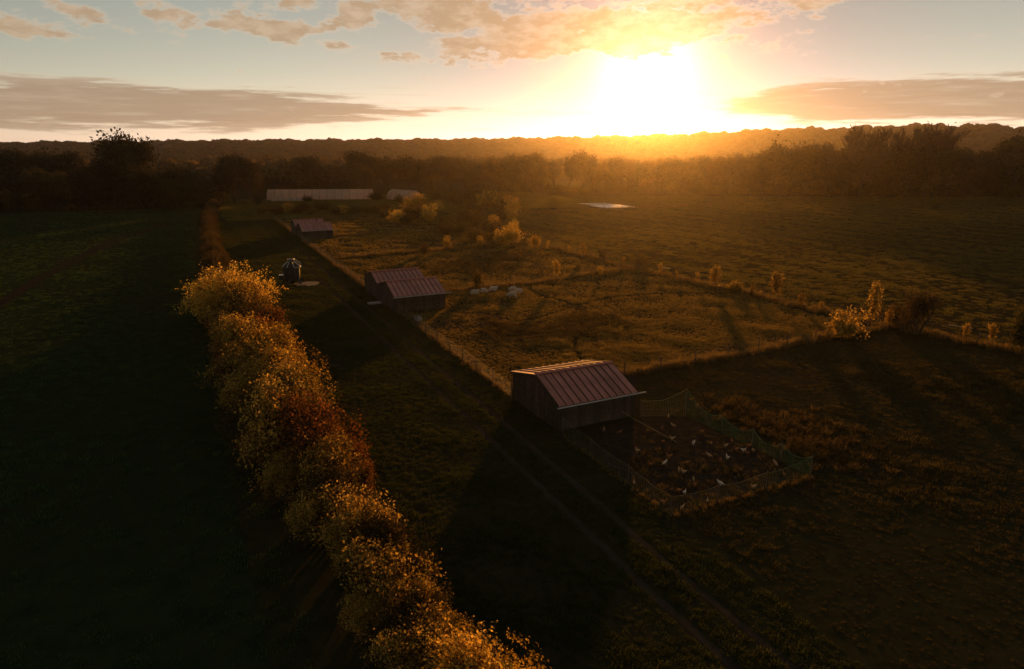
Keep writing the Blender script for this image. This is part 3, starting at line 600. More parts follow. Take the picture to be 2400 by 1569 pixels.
# ------------------------------------------------------------------ sheds
SH_L, SH_D, YM = 5.94, 6.55, 2.99          # along v, along u, ridge line
Z_F, Z_B, Z_R, OV = 1.90, 2.15, 3.01, .28   # wall heights at front, back and ridge
def shed_meshes():
    S = {}
    top = lambda y: Z_F+(Z_R-Z_F)*y/YM if y < YM else Z_R-(Z_R-Z_B)*(y-YM)/(SH_D-YM)
    b = MB(); x0, x1, y0, y1 = .04, SH_L-.04, .04, SH_D-.04      # inner framed shell
    ring = lambda x: [(x,y0,0),(x,y1,0),(x,y1,Z_B-.06),(x,YM,Z_R-.08),(x,y0,Z_F-.06)]
    b.hexa(ring(x0), ring(x1)); S['shell'] = b.mesh('shell', M['frame'])
    for key, z in (('front', Z_F), ('back', Z_B)):               # boards of the long walls, three looks
        S[key] = []
        for i in range(3):
            b = MB(); b.box(.005, SH_L/20-.005, -.025-.006*i, .0, 0.02+.03*i, z-.04); S[key].append(b.mesh('side_board', M['wood']))
    S['gable'] = []; S['gable2'] = []; nb = 20; w = SH_D/nb
    for i in range(nb):
        a, c = i*w+.005, (i+1)*w-.005; t = .022+.007*(i*7 % 3); d0 = .02+.04*((i*5) % 4)/3
        for key, s in (('gable', -1), ('gable2', 1)):
            lo = [(0,a,d0),(0,c,d0),(0,c,top(c)-.05),(0,a,top(a)-.05)]; hi = [(s*t,p[1],p[2]) for p in lo]
            b = MB(); b.hexa(lo, hi); S[key].append(b.mesh('gable_board', M['wood']))
    S['n'] = 11; pw = (SH_L+.3)/S['n']; S['pw'] = pw
    for key, run, zw in (('f', YM, Z_F), ('b', SH_D-YM, Z_B)):   # roof sheets: a pan with a raised seam
        pitch = math.atan2(Z_R-zw, run); sl = (run+OV)/math.cos(pitch); S['pitch'+key] = pitch
        prof = [(0,0),(0,.07),(.04,.07),(.04,.006),(pw*.5,.002),(pw-.002,.006),(pw-.002,0)]
        b = MB(); b.hexa([(x, 0, z) for x, z in prof], [(x, sl-.01, z) for x, z in prof]); me = b.mesh('roof_panel', M['roof']); me.materials.append(M['seam'])
        for p in me.polygons:
            if p.center.x < .045 and p.center.z > .02: p.material_index = 1
        S['panel'+key] = me
        b = MB(); b.box(-.13, SH_L+.13, 0, sl-.03, -.05, -.004); S['deck'+key] = b.mesh('roof', M['frame'])
        b = MB(); b.box(-.02, .02, 0, sl-.02, -.16, -.012); S['barge'+key] = b.mesh('barge_board', M['frame'])
    b = MB(); b.hexa([(-.17,-.16,-.045),(-.17,.16,-.03),(-.17,.0,.045)], [(SH_L+.17,-.16,-.045),(SH_L+.17,.16,-.03),(SH_L+.17,.0,.045)]); S['cap'] = b.mesh('ridge_cap', M['cap'])
    b = MB(); b.tube([(-.25,0,0),(SH_L+.75,0,.03)], .05, 8); S['gutter'] = b.mesh('gutter', M['gutter'])
    b = MB(); b.box(-.05, .05, -.05, .05, 0, Z_F-.03); S['corner'] = b.mesh('corner_post', M['frame'])
    b = MB(); b.box(-.045, -.03, -.13, .13, -.13, .13); S['vent'] = b.mesh('vent', M['dark'])
    return S
SHED = shed_meshes()
def shed(u, v, label, gutter=True):
    """A small timber shed; (u, v) is the corner nearest the camera and the lane."""
    S = SHED; x, y = W(u, v); e = empty('shed', (x, y, 0), ROTV); tag(e, label, 'shed', 'timber sheds beside the lane')
    wall = ob('wall', S['shell'], e); nb = 20
    for i in range(nb):
        ob('board', random.choice(S['front']), wall, (i*SH_L/nb, -.002, random.uniform(0, .02)))
        ob('board', random.choice(S['back']), wall, ((i+1)*SH_L/nb, SH_D+.002, 0), math.pi)
        ob('board', S['gable'][i], wall, (-.002, 0, 0)); ob('board', S['gable2'][i], wall, (SH_L+.002, 0, 0))
    for key, loc, rz, zw in (('f', (0, -OV), 0, Z_F), ('b', (SH_L, SH_D+OV), math.pi, Z_B)):
        p_ = S['pitch'+key]; rf = ob('roof', S['deck'+key], e, (*loc, zw+.05-OV*math.tan(p_))); rf.rotation_euler = (p_, 0, rz)
        for i in range(S['n']):
            p = ob('roof_panel', S['panel'+key], rf, (-.15+i*S['pw'], random.uniform(-.02, .0), random.uniform(0, .004)))
            p.rotation_euler = (random.uniform(-.002, .002), random.uniform(-.010, .010), random.uniform(-.002, .002))
        for xx in (-.17, SH_L+.17): ob('barge_board', S['barge'+key], rf, (xx, 0, .02))
    ob('ridge_cap', S['cap'], e, (0, YM, Z_R+.125))
    if gutter: ob('gutter', S['gutter'], e, (0, -OV-.06, Z_F-.14))
    for xx, yy in ((-.02,-.02), (SH_L+.02,-.02), (-.02,SH_D+.02), (SH_L+.02,SH_D+.02)): ob('corner_post', S['corner'], e, (xx, yy, 0))
    ob('vent', S['vent'], e, (-.02, YM, Z_R-.6))
    return e
shed(35.98, 20.91, 'nearest shed, red-brown seamed metal roof, beside the netted hen run')
shed(73.0, 20.95, 'front shed of the middle pair, nearer the camera, with pale gutter')
shed(79.95, 21.05, 'rear shed of the middle pair, its roof rising behind the front one', False)
shed(141.5, 22.4, 'front shed of the far small pair at the end of the lane')
shed(148.5, 22.3, 'rear shed of the far small pair, nearest the garden', False)

# ------------------------------------------------------------------ fences
def post_mesh(h, r=.055):
    b = MB(); b.tube([(0,0,0), (.005,0,h*.5), (0,.006,h)], [r, r*.95, r*.85], 7); return b.mesh('post', M['post'])
POSTS = [post_mesh(1.25), post_mesh(1.35, .05), post_mesh(1.15, .06)]
def fence(line, label, step=3.6, mesh_cell=None, h=1.1, wires=5):
    P = [Vector((*p, 0)) for p in line]; o = empty('wire_fence', P[0]); tag(o, label, 'fence'); o0 = P[0]
    L_ = [0]
    for a, b2 in zip(P, P[1:]): L_.append(L_[-1]+(b2-a).length)
    def pt(s):
        for i in range(len(P)-1):
            if s <= L_[i+1]+1e-6: return P[i].lerp(P[i+1], (s-L_[i])/(L_[i+1]-L_[i]))
        return P[-1]
    n = max(2, round(L_[-1]/step)); ps = []
    for i in range(n+1):
        p = pt(L_[-1]*i/n)-o0; q = ob('post', random.choice(POSTS), o, p, random.uniform(0, 6)); q.rotation_euler = (random.gauss(0, .03), random.gauss(0, .03), random.uniform(0, 6)); ps.append(p)
    b = MB()
    for k in range(wires):
        z = h*(k+1)/wires; b.tube([p+Vector((0, .06, z+random.uniform(-.02, .02))) for p in ps], .004, 3, False)
    if mesh_cell:
        m = int(L_[-1]/mesh_cell)
        for i in range(m):
            p = pt(L_[-1]*i/m)-o0; b.tube([p+Vector((0,.06,.06)), p+Vector((0,.06,h))], .0035, 3, False)
    ob('wire', b.mesh('wire', M['wire']), o)
    return o
fence([W(u, fence_v(u)) for u in (42.9, 58, 72.7)], 'wire fence on the lane between the nearest shed and the middle pair', 3.4, .16)
fence([W(u, fence_v(u)) for u in (86.8, 100, 115, 130, 141.2)], 'wire fence on the lane between the middle and far sheds', 3.4, .16)
fence([W(u, fence_v(u)) for u in (155.4, 172, 186)], 'wire fence on the lane beyond the far sheds', 3.4, .2)
fence([W(5,74), W(33,67.6), W(44,65.2), W(60,63.9), W(84,62.4), W(121,61)], 'long outer wire fence dividing the paddocks from the right meadow', 4.0)
fence([W(43.3,27.6), W(43.6,44), W(44,64.8)], 'cross fence between the hen paddock and the sheep paddock', 3.8)
fence([W(80.6,27.5), W(81,40), W(83.8,62.3)], 'cross fence behind the sheep', 3.8)
fence([W(114.5,22.3), W(116,44), W(117,61)], 'cross fence in front of the golden shrubs', 3.8)
fence([W(145,28.7), W(143.5,42), W(138,57)], 'cross fence level with the far sheds', 4)
fence([W(186,22.6), W(181,36), W(174,56)], 'cross fence below the garden plot', 4)
fence([W(174,66), W(172,86), W(174.5,105), W(174,148), W(166,190)], 'ditch fence crossing the far meadow', 5, None, 1.0, 3)

# ------------------------------------------------------------------ netted hen run
def net(A, B, topA, topB, sag, mat, cell=.13, foot=0.0, lean=.0, thick=.0026):
    b = MB(); A = Vector((*A,0)); B = Vector((*B,0)); D = B-A; Ln = D.length; nrm = Vector((-D.y, D.x, 0)).normalized()
    n = max(4, int(Ln/cell)); m = 11
    def p(s, t):
        top = topA+(topB-topA)*s-sag*4*s*(1-s)+.03*math.sin(s*37+topA*9)
        bel = .22*sag*math.sin(math.pi*t)*math.sin(s*9+topA*5)+lean*t
        return A+D*s+nrm*bel+Vector((0,0,foot+(top-foot)*t))
    for i in range(n+1): b.tube([p(i/n, j/4) for j in range(5)], thick, 3, False)
    for j in range(m+1):
        b.tube([p(i/(n//3), j/m) for i in range(n//3+1)], (thick if j < m else thick*4), 3, False)
    me = b.mesh('net', mat); a = me.attributes.new('tint', 'FLOAT', 'FACE'); a.data.foreach_set('value', RNG.random(len(me.polygons)).astype(np.float32)); return me
run = empty('net_fence', (0, 0, 0)); tag(run, 'sagging green netting on posts round the hen run by the nearest shed', 'fence')
corners = [(35.6,27.2,1.25), (34.5,30.2,2.0), (31.2,30.45,1.15), (28.6,30.55,1.2), (26.4,30.6,1.15), (24.2,30.6,1.25), (24.2,27.2,1.0), (24.2,23.8,1.0), (24.2,20.7,1.1), (28,20.8,1.1), (32,20.85,1.1), (35.4,20.9,1.2)]
for i, (u, v, h) in enumerate(corners):
    b = MB(); b.tube([(0,0,0), (0,0,h+.08)], [.04,.03], 7); ob('post', b.mesh('post', M['post']), run, (*W(u,v), 0))
for i in range(len(corners)-1):
    a, c = corners[i], corners[i+1]; sag = (.38, .62, .45, .5, .42, .16, .10, .12, .1, .1, .1)[i]
    ob('net', net(W(*a[:2]), W(*c[:2]), a[2], c[2], sag, M['net_tan'] if i in (0, 6, 7, 8, 9) else M['net'], .12 if i < 5 else .15, thick=.0032 if i < 5 else .0017), run)
b = MB(); pts = [(35.2,25.4,.9), (34.2,25.6,.72), (33.0,26.0,.5), (31.8,26.5,.2), (31.2,26.8,.03)]
b.tube([(*W(u,v), z) for u, v, z in pts], .012, 4); tag(ob('rope', b.mesh('rope', M['net_tan'])), 'slack pale rope hanging from the nearest shed into the hen run', 'rope')

def skin(name, joints, edges, radii, sub=1):
    me = bpy.data.meshes.new(name); me.from_pydata(joints, edges, []); o = bpy.data.objects.new(name, me); COL.objects.link(o)
    o.modifiers.new('skin', 'SKIN'); me.skin_vertices.new() if not me.skin_vertices else None
    for i, r in enumerate(radii): me.skin_vertices[0].data[i].radius = r if hasattr(r, '__len__') else (r, r)
    me.skin_vertices[0].data[0].use_root = True
    s = o.modifiers.new('sub', 'SUBSURF'); s.levels = sub; s.render_levels = sub
    dg = bpy.context.evaluated_depsgraph_get(); dg.update()
    out = bpy.data.meshes.new_from_object(o.evaluated_get(dg)); out.name = name
    bpy.data.objects.remove(o); out.shade_smooth(); return out
hj = [(-.02,0,.20), (-.13,0,.24), (-.24,0,.36), (.08,0,.20), (.13,0,.28), (.155,0,.37), (.215,0,.36), (0,.045,.11), (.01,.045,.015), (0,-.045,.11), (.01,-.045,.015), (.06,.045,.008), (.06,-.045,.008)]
he = [(0,1),(1,2),(0,3),(3,4),(4,5),(5,6),(0,7),(7,8),(0,9),(9,10),(8,11),(10,12)]
hr = [(.095,.10), (.07,.075), (.018,.045), (.085,.09), (.042,.045), (.033,.035), .008, .03, .011, .03, .011, .008, .008]
hen_up = skin('hen', hj, he, hr)
hj2 = list(hj); hj2[3] = (.09,0,.17); hj2[4] = (.17,0,.14); hj2[5] = (.21,0,.075); hj2[6] = (.235,0,.025); hj2[2] = (-.22,0,.40)
hen_peck = skin('hen', hj2, he, hr)
HEN = {}
for nm, me in (('standing', hen_up), ('pecking', hen_peck)):
    for c in ('white', 'red', 'buff'):
        q = me.copy(); q.materials.clear(); q.materials.append(M['hen_'+c]); HEN[nm, c] = q
b = MB(); b.hexa([(-.03,-.006,0),(.03,-.006,0),(.03,.006,0),(-.03,.006,0)], [(-.035,-.004,.03),(.02,-.004,.035),(.02,.004,.035),(-.035,.004,.03)]); COMB = b.mesh('comb', M['comb'])
hens = [(260,300),(405,320),(570,495),(865,550),(825,605),(695,620),(860,180),(905,255),(800,290),(895,380),(810,412),(1092,425),(1170,320),(1258,420),(1392,445),(1450,408),(1238,535),(1345,590),(1410,560),(1035,605),(960,678),(1000,690),(1530,672),(1095,760),(1105,815),(1345,795),(1675,765),(1650,830),(1855,610),(1935,715),(540,793),(960,865),(1010,880),(815,975),(990,1015),(1225,960),(1610,450),(1650,490),(1490,485),(1560,490),(1590,510)]
for i, (cx, cy) in enumerate(hens):
    px, py = (1350+cx/3.967)/1.00843, (930+cy/3.967)/1.00843; x, y = G(px, py, .2)
    pose = 'pecking' if i % 3 == 1 else 'standing'; c = ('buff', 'red', 'buff', 'red', 'white', 'red', 'buff')[i % 7]
    e = ob('hen', HEN[pose, c], None, (x, y, 0), random.uniform(0, 6.28)); s = random.uniform(.72, .9); e.scale = (s, s, s)
    k = ob('comb', COMB, e, (.16,0,.40) if pose == 'standing' else (.22,0,.105))
    tag(e, {'white': 'white', 'buff': 'pale buff', 'red': 'russet'}[c]+' hen '+pose+' in the netted run', 'hen', 'hens in the netted run')
def branch(pts, r, label):
    b = MB(); P = [Vector((*W(u,v), z)) for u, v, z in pts]; b.tube(P, [r*(1-.7*i/(len(P)-1)) for i in range(len(P))], 6)
    for i in (1, 2): b.tube([P[i], P[i]+Vector((random.uniform(-.6,.6), random.uniform(-.4,.4), .35))], [r*.5, .008], 5)
    tag(ob('dead_branch', b.mesh('dead_branch', M['bark'])), label, 'branch')
branch([(33.2,21.6,.05), (32.4,22.1,.35), (31.4,22.5,.5), (30.6,23.1,.3), (29.9,23.7,.06)], .045, 'long crooked dead branch lying at the left of the hen run')
branch([(33.5,22.6,.9), (32.6,22.4,.5), (31.6,22.2,.2), (31.0,22.1,.05)], .04, 'dead branch leaning upright at the left of the hen run')
branch([(30.2,21.2,.04), (29.2,21.35,.22), (28.4,21.6,.2), (27.5,21.7,.05)], .04, 'short dead branch against the lane-side netting')

# ------------------------------------------------------------------ sheep
sj = [(0,0,.66), (-.38,0,.66), (-.55,0,.60), (.34,0,.68), (.53,0,.80), (.68,0,.88), (.86,0,.79), (-.40,.13,.42), (-.47,.13,.24), (-.43,.13,.015), (-.40,-.13,.42), (-.47,-.13,.24), (-.43,-.13,.015),
      (.34,.12,.42), (.35,.12,.22), (.34,.12,.015), (.34,-.12,.42), (.35,-.12,.22), (.34,-.12,.015), (.66,.10,.90), (.66,-.10,.90)]
se = [(0,1),(1,2),(0,3),(3,4),(4,5),(5,6),(1,7),(7,8),(8,9),(1,10),(10,11),(11,12),(3,13),(13,14),(14,15),(3,16),(16,17),(17,18),(5,19),(5,20)]
sr = [(.27,.25),(.26,.24),(.12,.13),(.24,.24),(.13,.14),(.085,.09),(.05,.055),(.10,.10),.042,.034,(.10,.10),.042,.034,(.085,.085),.038,.034,(.085,.085),.038,.034,(.03,.02),(.03,.02)]
def sheep_mesh(j, facecol):
    me = skin('sheep', j, se, sr, 2); me.materials.clear(); me.materials.append(M['wool']); me.materials.append(facecol)
    for p in me.polygons:
        c = p.center
        if c.x > .59 or c.z < .33: p.material_index = 1
    return me
SHEEP = sheep_mesh(sj, M['sheep_face'])
sj2 = list(sj); sj2[4] = (.55,0,.58); sj2[5] = (.70,0,.40); sj2[6] = (.82,0,.24); sj2[19] = (.66,.11,.45); sj2[20] = (.66,-.11,.45)
GRAZE = sheep_mesh(sj2, M['sheep_face']); PALE = sheep_mesh(sj2, M['hen_white'])
for px, py, a, me, lab in [(1103,690,12,SHEEP,'leftmost sheep of the left three, dark face, rump outwards'), (1125,686,-6,GRAZE,'middle sheep of the left three, head lowered'), (1146,682,8,SHEEP,'rightmost sheep of the left three, dark face raised to the right'),
        (1192,682,176,GRAZE,'rear sheep of the right three, facing left'), (1205,687,200,GRAZE,'rightmost sheep, its rump lit at the edge'), (1191,694,172,PALE,'front sheep of the right three, pale face, facing left')]:
    x, y = G(px, py); e = ob('sheep', me, None, (x, y, 0), R(a)); tag(e, lab, 'sheep', 'sheep grazing in the middle paddock'); e.scale = (1.0, 1.0, 1.0)

# ------------------------------------------------------------------ feed hopper on the lane
x, y = W(96.2, 13.4); hop = empty('feed_hopper', (x, y, 0), R(12)); tag(hop, 'dark eight-sided feed hopper with pale-edged hipped roof beside the hedge', 'feed hopper')
b = MB(); b.lathe([(1.0,.35), (1.08,.7), (1.12,1.2), (1.1,2.2)], 8); ob('body', b.mesh('body', M['dark']), hop)
b = MB(); b.lathe([(1.24,2.18), (1.24,2.26), (.36,2.98), (.36,3.02)], 8); roof_ = ob('roof', b.mesh('roof', M['dark']), hop)
for k in range(8):
    a0, a1 = 2*math.pi*(k+.5)/8, 2*math.pi*(k+1.5)/8
    b = MB(); b.tube([(1.27*math.cos(a0),1.27*math.sin(a0),2.30), (.38*math.cos(a0),.38*math.sin(a0),3.05)], .045, 6); ob('roof_rib', b.mesh('roof_rib', M['pale']), roof_)
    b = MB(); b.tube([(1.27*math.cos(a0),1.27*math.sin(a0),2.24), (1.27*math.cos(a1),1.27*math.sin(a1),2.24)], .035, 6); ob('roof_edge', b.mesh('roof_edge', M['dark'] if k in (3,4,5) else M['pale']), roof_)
b = MB(); b.lathe([(.42,3.02), (.44,3.22), (.30,3.34)], 8); ob('lid', b.mesh('lid', M['dark']), hop)
b = MB(); P8 = [(.46*math.cos(2*math.pi*(k+.5)/8), .46*math.sin(2*math.pi*(k+.5)/8), 3.24) for k in range(9)]; b.tube(P8, .04, 6); ob('lid_rim', b.mesh('lid_rim', M['pale']), hop)
b = MB(); b.tube([(.32,.3,3.36), (1.12,.62,2.72), (1.16,.64,2.3)], .045, 6); ob('rail', b.mesh('rail', M['pale']), hop)
b = MB(); b.tube([(.55,.1,3.1), (1.25,.3,2.5), (1.28,.3,2.05)], .045, 6); ob('rail', b.mesh('rail', M['pale']), hop)
for k in range(6):
    a = 2*math.pi*k/6+.3; c, s = math.cos(a), math.sin(a)
    b = MB(); b.hexa([(c*1.5-s*.14,s*1.5+c*.14,0),(c*1.5+s*.14,s*1.5-c*.14,0),(c*1.66+s*.14,s*1.66-c*.14,0),(c*1.66-s*.14,s*1.66+c*.14,0)],
                     [(c*.95-s*.12,s*.95+c*.12,.62),(c*.95+s*.12,s*.95-c*.12,.62),(c*1.02+s*.12,s*1.02-c*.12,.72),(c*1.02-s*.12,s*1.02+c*.12,.72)]); ob('leg', b.mesh('leg', M['dark']), hop)
b = MB(); b.box(-1.65,-1.1,-.5,.25,.55,1.15); ob('side_box', b.mesh('side_box', M['dark']), hop)
b = MB(); b.box(-1.70,-1.08,-.55,.3,1.15,1.2); ob('box_lid', b.mesh('box_lid', M['pale']), hop)
b = MB(); ring = [(1.5*math.cos(t)*1.15*(1+.12*math.sin(3*t)), 1.9*math.sin(t)*(1+.1*math.cos(2*t))) for t in np.linspace(0, 2*math.pi, 18)[:-1]]
b.hexa([(p[0],p[1],-.02) for p in ring], [(p[0]*.93,p[1]*.93,.035) for p in ring]); struct('trodden_pad', b.mesh('trodden_pad', M['slab']), (*W(94.6,15.0), 0), .4)

# ------------------------------------------------------------------ polytunnels and crop covers
def tunnel(name, loc, rz, length, width, h, nh, label, end_open=True, flaps=0):
    e = empty(name, loc, rz); tag(e, label, 'polytunnel'); A = np.linspace(0, math.pi, 15)
    arc = lambda x, k=1.0: [(x, math.cos(t)*width/2*k, max(0, math.sin(t))**.92*h*k) for t in A]
    for i in range(nh):
        x0, x1 = i*length/nh, (i+1)*length/nh; xs = np.linspace(x0, x1, 6); b = MB()
        rows = [arc(x, 1-.012*math.sin(math.pi*(x-x0)/(x1-x0))+random.uniform(-.002,.002)) for x in xs]
        for r0, r1 in zip(rows, rows[1:]):
            for j in range(14): b.poly([r0[j], r1[j], r1[j+1], r0[j+1]])
        me = b.mesh('cover_bay', M['plastic']); a = me.attributes.new('tint', 'FLOAT', 'FACE'); a.data.foreach_set('value', np.clip(RNG.normal(.5, .25, len(me.polygons)), 0, 1).astype(np.float32)); ob('cover_bay', me, e)
    for i in range(nh+1):
        b = MB(); b.tube(arc(i*length/nh, 1.012), .06, 5); ob('hoop', b.mesh('hoop', M['hoop']), e)
    for x, s in ((.02, -1), (length-.02, 1)):
        b = MB(); a_ = arc(x, .985); b.poly(a_)
        me = b.mesh('end_panel', M['plastic']); me.attributes.new('tint', 'FLOAT', 'FACE'); ob('end_panel', me, e)
        b = MB(); b.box(x+s*.01-.02, x+s*.01+.03, -width*.13, width*.13, 0, h*.5); ob('end_door', b.mesh('end_door', M['gutter']), e)
    return e
x0, y0 = G(618, 466); x1, y1 = G(862, 464.5)
tl_ = tunnel('polytunnel', (x0, y0+3.6, 0), math.atan2(y1-y0, x1-x0), math.hypot(x1-x0, y1-y0), 7.2, 3.5, 14, 'long pale polytunnel in front of the far trees')
x0, y0 = G(952, 468); tunnel('polytunnel', (x0+1.0, y0+2.8, 0), R(138), 11, 6.6, 3.5, 5, 'short rounded polytunnel right of the long one, its end facing front')
x0, y0 = G(630, 468.5); x1, y1 = G(706, 468)
tunnel('low_tunnel', (x0, y0+.6, 0), math.atan2(y1-y0, x1-x0), math.hypot(x1-x0, y1-y0), 1.8, 1.15, 5, 'low white cloche tunnel in front of the long polytunnel')
q = [G(1325,472.5), G(1405,471.5), G(1487,482.5), G(1412,485)]
b = MB(); N_ = 22
for i in range(N_+1):
    for j in range(N_+1):
        s, t = i/N_, j/N_; a = Vector(q[0]).lerp(Vector(q[1]), s); c = Vector(q[3]).lerp(Vector(q[2]), s); p = a.lerp(c, t)
        edge = min(s, t, 1-s, 1-t); b.v.append((p.x, p.y, .02+min(edge*6, 1)*(.12+.10*math.sin(s*40)*math.sin(t*13+s*6))))
for i in range(N_):
    for j in range(N_): k = i*(N_+1)+j; b.f.append((k, k+1, k+N_+2, k+N_+1))
tag(ob('crop_cover', b.mesh('crop_cover', M['fleece'], True)), 'white sheet of crop cover lying in the far meadow below the sun', 'crop cover')

# ------------------------------------------------------------------ small things
def slab(name, px, py, lx, ly, h, rz, mat, label, cat):
    b = MB(); b.hexa([(-lx,-ly,0),(lx,-ly,0),(lx,ly,0),(-lx,ly,0)], [(-lx*.97,-ly*.95,h),(lx*.97,-ly*.95,h),(lx*.97,ly*.95,h),(-lx*.97,ly*.95,h)])
    x, y = G(px, py); tag(ob(name, b.mesh(name, mat), None, (x, y, 0), rz), label, cat)
def trough(px, py, l, rz, label):
    x, y = G(px, py); b = MB(); w, h = .3, .42; o = [(-l,-w),(l,-w),(l,w),(-l,w)]; i = [(-l+.06,-w+.06),(l-.06,-w+.06),(l-.06,w-.06),(-l+.06,w-.06)]
    b.v = [(*p,0) for p in o]+[(*p,h) for p in o]+[(*p,h) for p in i]+[(*p,.12) for p in i]
    b.f = [(3,2,1,0)]+[(k,(k+1)%4,4+(k+1)%4,4+k) for k in range(4)]+[(4+k,4+(k+1)%4,8+(k+1)%4,8+k) for k in range(4)]+[(8+k,8+(k+1)%4,12+(k+1)%4,12+k) for k in range(4)]+[(12,13,14,15)]
    tag(ob('trough', b.mesh('trough', M['stone']), None, (x, y, 0), rz), label, 'trough')
slab('door_slab', 877, 705, 1.1, .5, .12, ROTV, M['stone'], 'pale stone slab at the foot of the rear middle shed', 'slab')
slab('plank', 2232, 760, 1.1, .10, .06, R(-38), M['drift'], 'pale plank lying on the meadow near the right edge', 'plank')
slab('plank', 1548, 624, .7, .10, .06, R(-30), M['drift'], 'pale plank on the outer fence at the far corner of the sheep paddock', 'plank')
trough(972, 745, .55, ROTV+1.5, 'small stone trough on the lane fence below the middle sheds')
slab('pallet', 700, 664, .6, .5, .12, .5, M['wood'], 'wooden pallet on the trodden ground before the feed hopper', 'pallet')

# ------------------------------------------------------------------ grass and weeds
def tuft(name, seed, n, h, spread, width, mat, lean=.5):
    rng = np.random.default_rng(seed); a = rng.uniform(0, 6.28, n); r = spread*np.sqrt(rng.random(n)); bx, by = r*np.cos(a), r*np.sin(a)
    hh = h*rng.uniform(.5, 1.05, n); la = a+rng.normal(0, .7, n); le = lean*rng.uniform(.3, 1.2, n)*hh
    w = width*rng.uniform(.7, 1.2, n); pa = rng.uniform(0, 6.28, n); V = np.zeros((n,5,3)); dx, dy = np.cos(pa)*w/2, np.sin(pa)*w/2
    V[:,0] = np.stack([bx-dx, by-dy, np.zeros(n)-.01], 1); V[:,1] = np.stack([bx+dx, by+dy, np.zeros(n)-.01], 1)
    mx, my = bx+np.cos(la)*le*.35, by+np.sin(la)*le*.35
    V[:,2] = np.stack([mx+dx*.8, my+dy*.8, hh*.62], 1); V[:,3] = np.stack([mx-dx*.8, my-dy*.8, hh*.62], 1)
    V[:,4] = np.stack([bx+np.cos(la)*le, by+np.sin(la)*le, hh*.92], 1)
    base = np.arange(n)[:,None]*5; tri = np.concatenate([base+[0,1,2], base+[0,2,3], base+[3,2,4]], 0)
    tint = np.tile(np.clip(rng.normal(.5, .25, n), 0, 1), 3); return np_mesh(name, V.reshape(-1,3), tri, [mat], tint)
SRC = {k: [source(tuft('blades', s+i, n, h, sp, w, L[m], ln)) for i in range(3)] for k, s, n, h, sp, w, m, ln in [
    ('tuss', 100, 34, .23, .26, .028, 'tuss', .9), ('green', 110, 30, .20, .26, .028, 'green', .8), ('crop', 120, 26, .16, .35, .03, 'crop', .5), ('dry', 130, 30, .95, .30, .028, 'dry', .35), ('bramble', 140, 40, .55, .35, .05, 'bramble', .9), ('sward', 150, 90, .15, .75, .035, 'sward', .9), ('dull', 160, 36, .19, .30, .026, 'dull', .9)]}
def vnoise(u, v, s, seed=0):
    return (math.sin(u/s+seed)+math.sin(v/s*1.3+seed*2+math.sin(u/s*.7))+math.sin((u+v)/s*.8+seed*3))/3
def in_view(x, y, m=90):
    if y < 8: return False
    d = y*math.cos(PITCH)+CAM_H*math.sin(PITCH); px = 1200+1600*x/d; py = 784.5-1600*(y*math.sin(PITCH)-CAM_H*math.cos(PITCH))/d
    return -m < px < 2400+m and py < 1569+m
def field(name, src, n, ur, vr, size, label, accept=None, kindc='grass', near_bias=False, rows=0):
    P, S = [], []
    for k in range(n):
        u = ur[0]+(ur[1]-ur[0])*(random.random()**1.6 if near_bias else random.random()); v = random.uniform(*vr)
        if rows: v = round(v/rows)*rows+random.gauss(0, rows*.14)
        x, y = W(u, v)
        if not in_view(x, y): continue
        q = accept(u, v) if accept else 1.0
        if q <= 0: continue
        s = random.uniform(*size)*q; P.append((x, y, .003)); S.append((s, s, s*random.uniform(.7, 1.25)))
    tag(scatter(name, P, RNG.uniform(0, 6.28, len(P)), S, SRC[src]), label, kindc, kind='stuff'); return len(P)
def not_shed(u, v):
    for a in (35.9, 73.0, 79.95):
        if a-.1 < u < a+6.7 and 20.8 < v < 27.0: return False
    for a in (141.5, 148.5):
        if a-.1 < u < a+6.7 and 22.2 < v < 28.5: return False
    return True
def in_run(u, v): return 24.2 < u < 36 and 20.8 < v < 30.5
def pad_acc(u, v):
    if not not_shed(u, v): return 0
    if in_run(u, v): return random.uniform(.25, .5) if random.random() < .4 else 0
    if 36 < u < 44 and 27 < v < 33 and random.random() < .8: return 0
    q = .70+.45*vnoise(u, v, 1.1, 1)+.3*vnoise(u, v, 4.5, 2)+.25*vnoise(u, v, 13, 3)
    if abs(v-(31+.35*(u-44)+2.2*math.sin(u*.22))) < .45 or abs(u-(66+3*math.sin(v*.16))) < .4: q *= .3      # trodden sheep paths
    if 44 < u < 66 and v < 30+2*math.sin(u): q *= .6
    return max(q, .25)
def near_acc(u, v):
    q = pad_acc(u, v)
    if q <= 0: return 0
    k = .62+.55*vnoise(u, v, 3.6, 7)+.3*vnoise(u, v, .8, 8)+.25*vnoise(u, v, 11, 9)
    return max(k, .22)*random.choice((1, 1, 1, 1, 1.5))
N1 = field('paddock_tussocks', 'tuss', 48000, (44,115), (21.8,62.5), (.55,1.1), 'rough tussocky grass glowing in the middle paddocks', pad_acc, near_bias=True)
N2 = field('hen_paddock_grass', 'dull', 30000, (0,43.5), (21,92), (.55,1.3), 'rough grass of the near right paddock, darkened in its colour', lambda u, v: near_acc(u, v) if v < 66.5+(43-u)*.2 else 0)
N3 = field('far_paddock_grass', 'tuss', 12000, (115,186), (23,61), (.8,1.4), 'thin grass of the far paddocks', pad_acc)
N4 = field('lane_grass', 'green', 52000, (4,225), (7,23), (.5,.95), 'short green grass of the lane between hedge and fence',
    lambda u, v: 0 if (v > fence_v(u)-.1 or min(abs(v-fence_v(u)+2.5), abs(v-fence_v(u)+4.4)) < .28 or (abs(u-94.6) < 2 and abs(v-15) < 2)) else max(.35, .8+.5*vnoise(u, v, .9, 4)), near_bias=True)
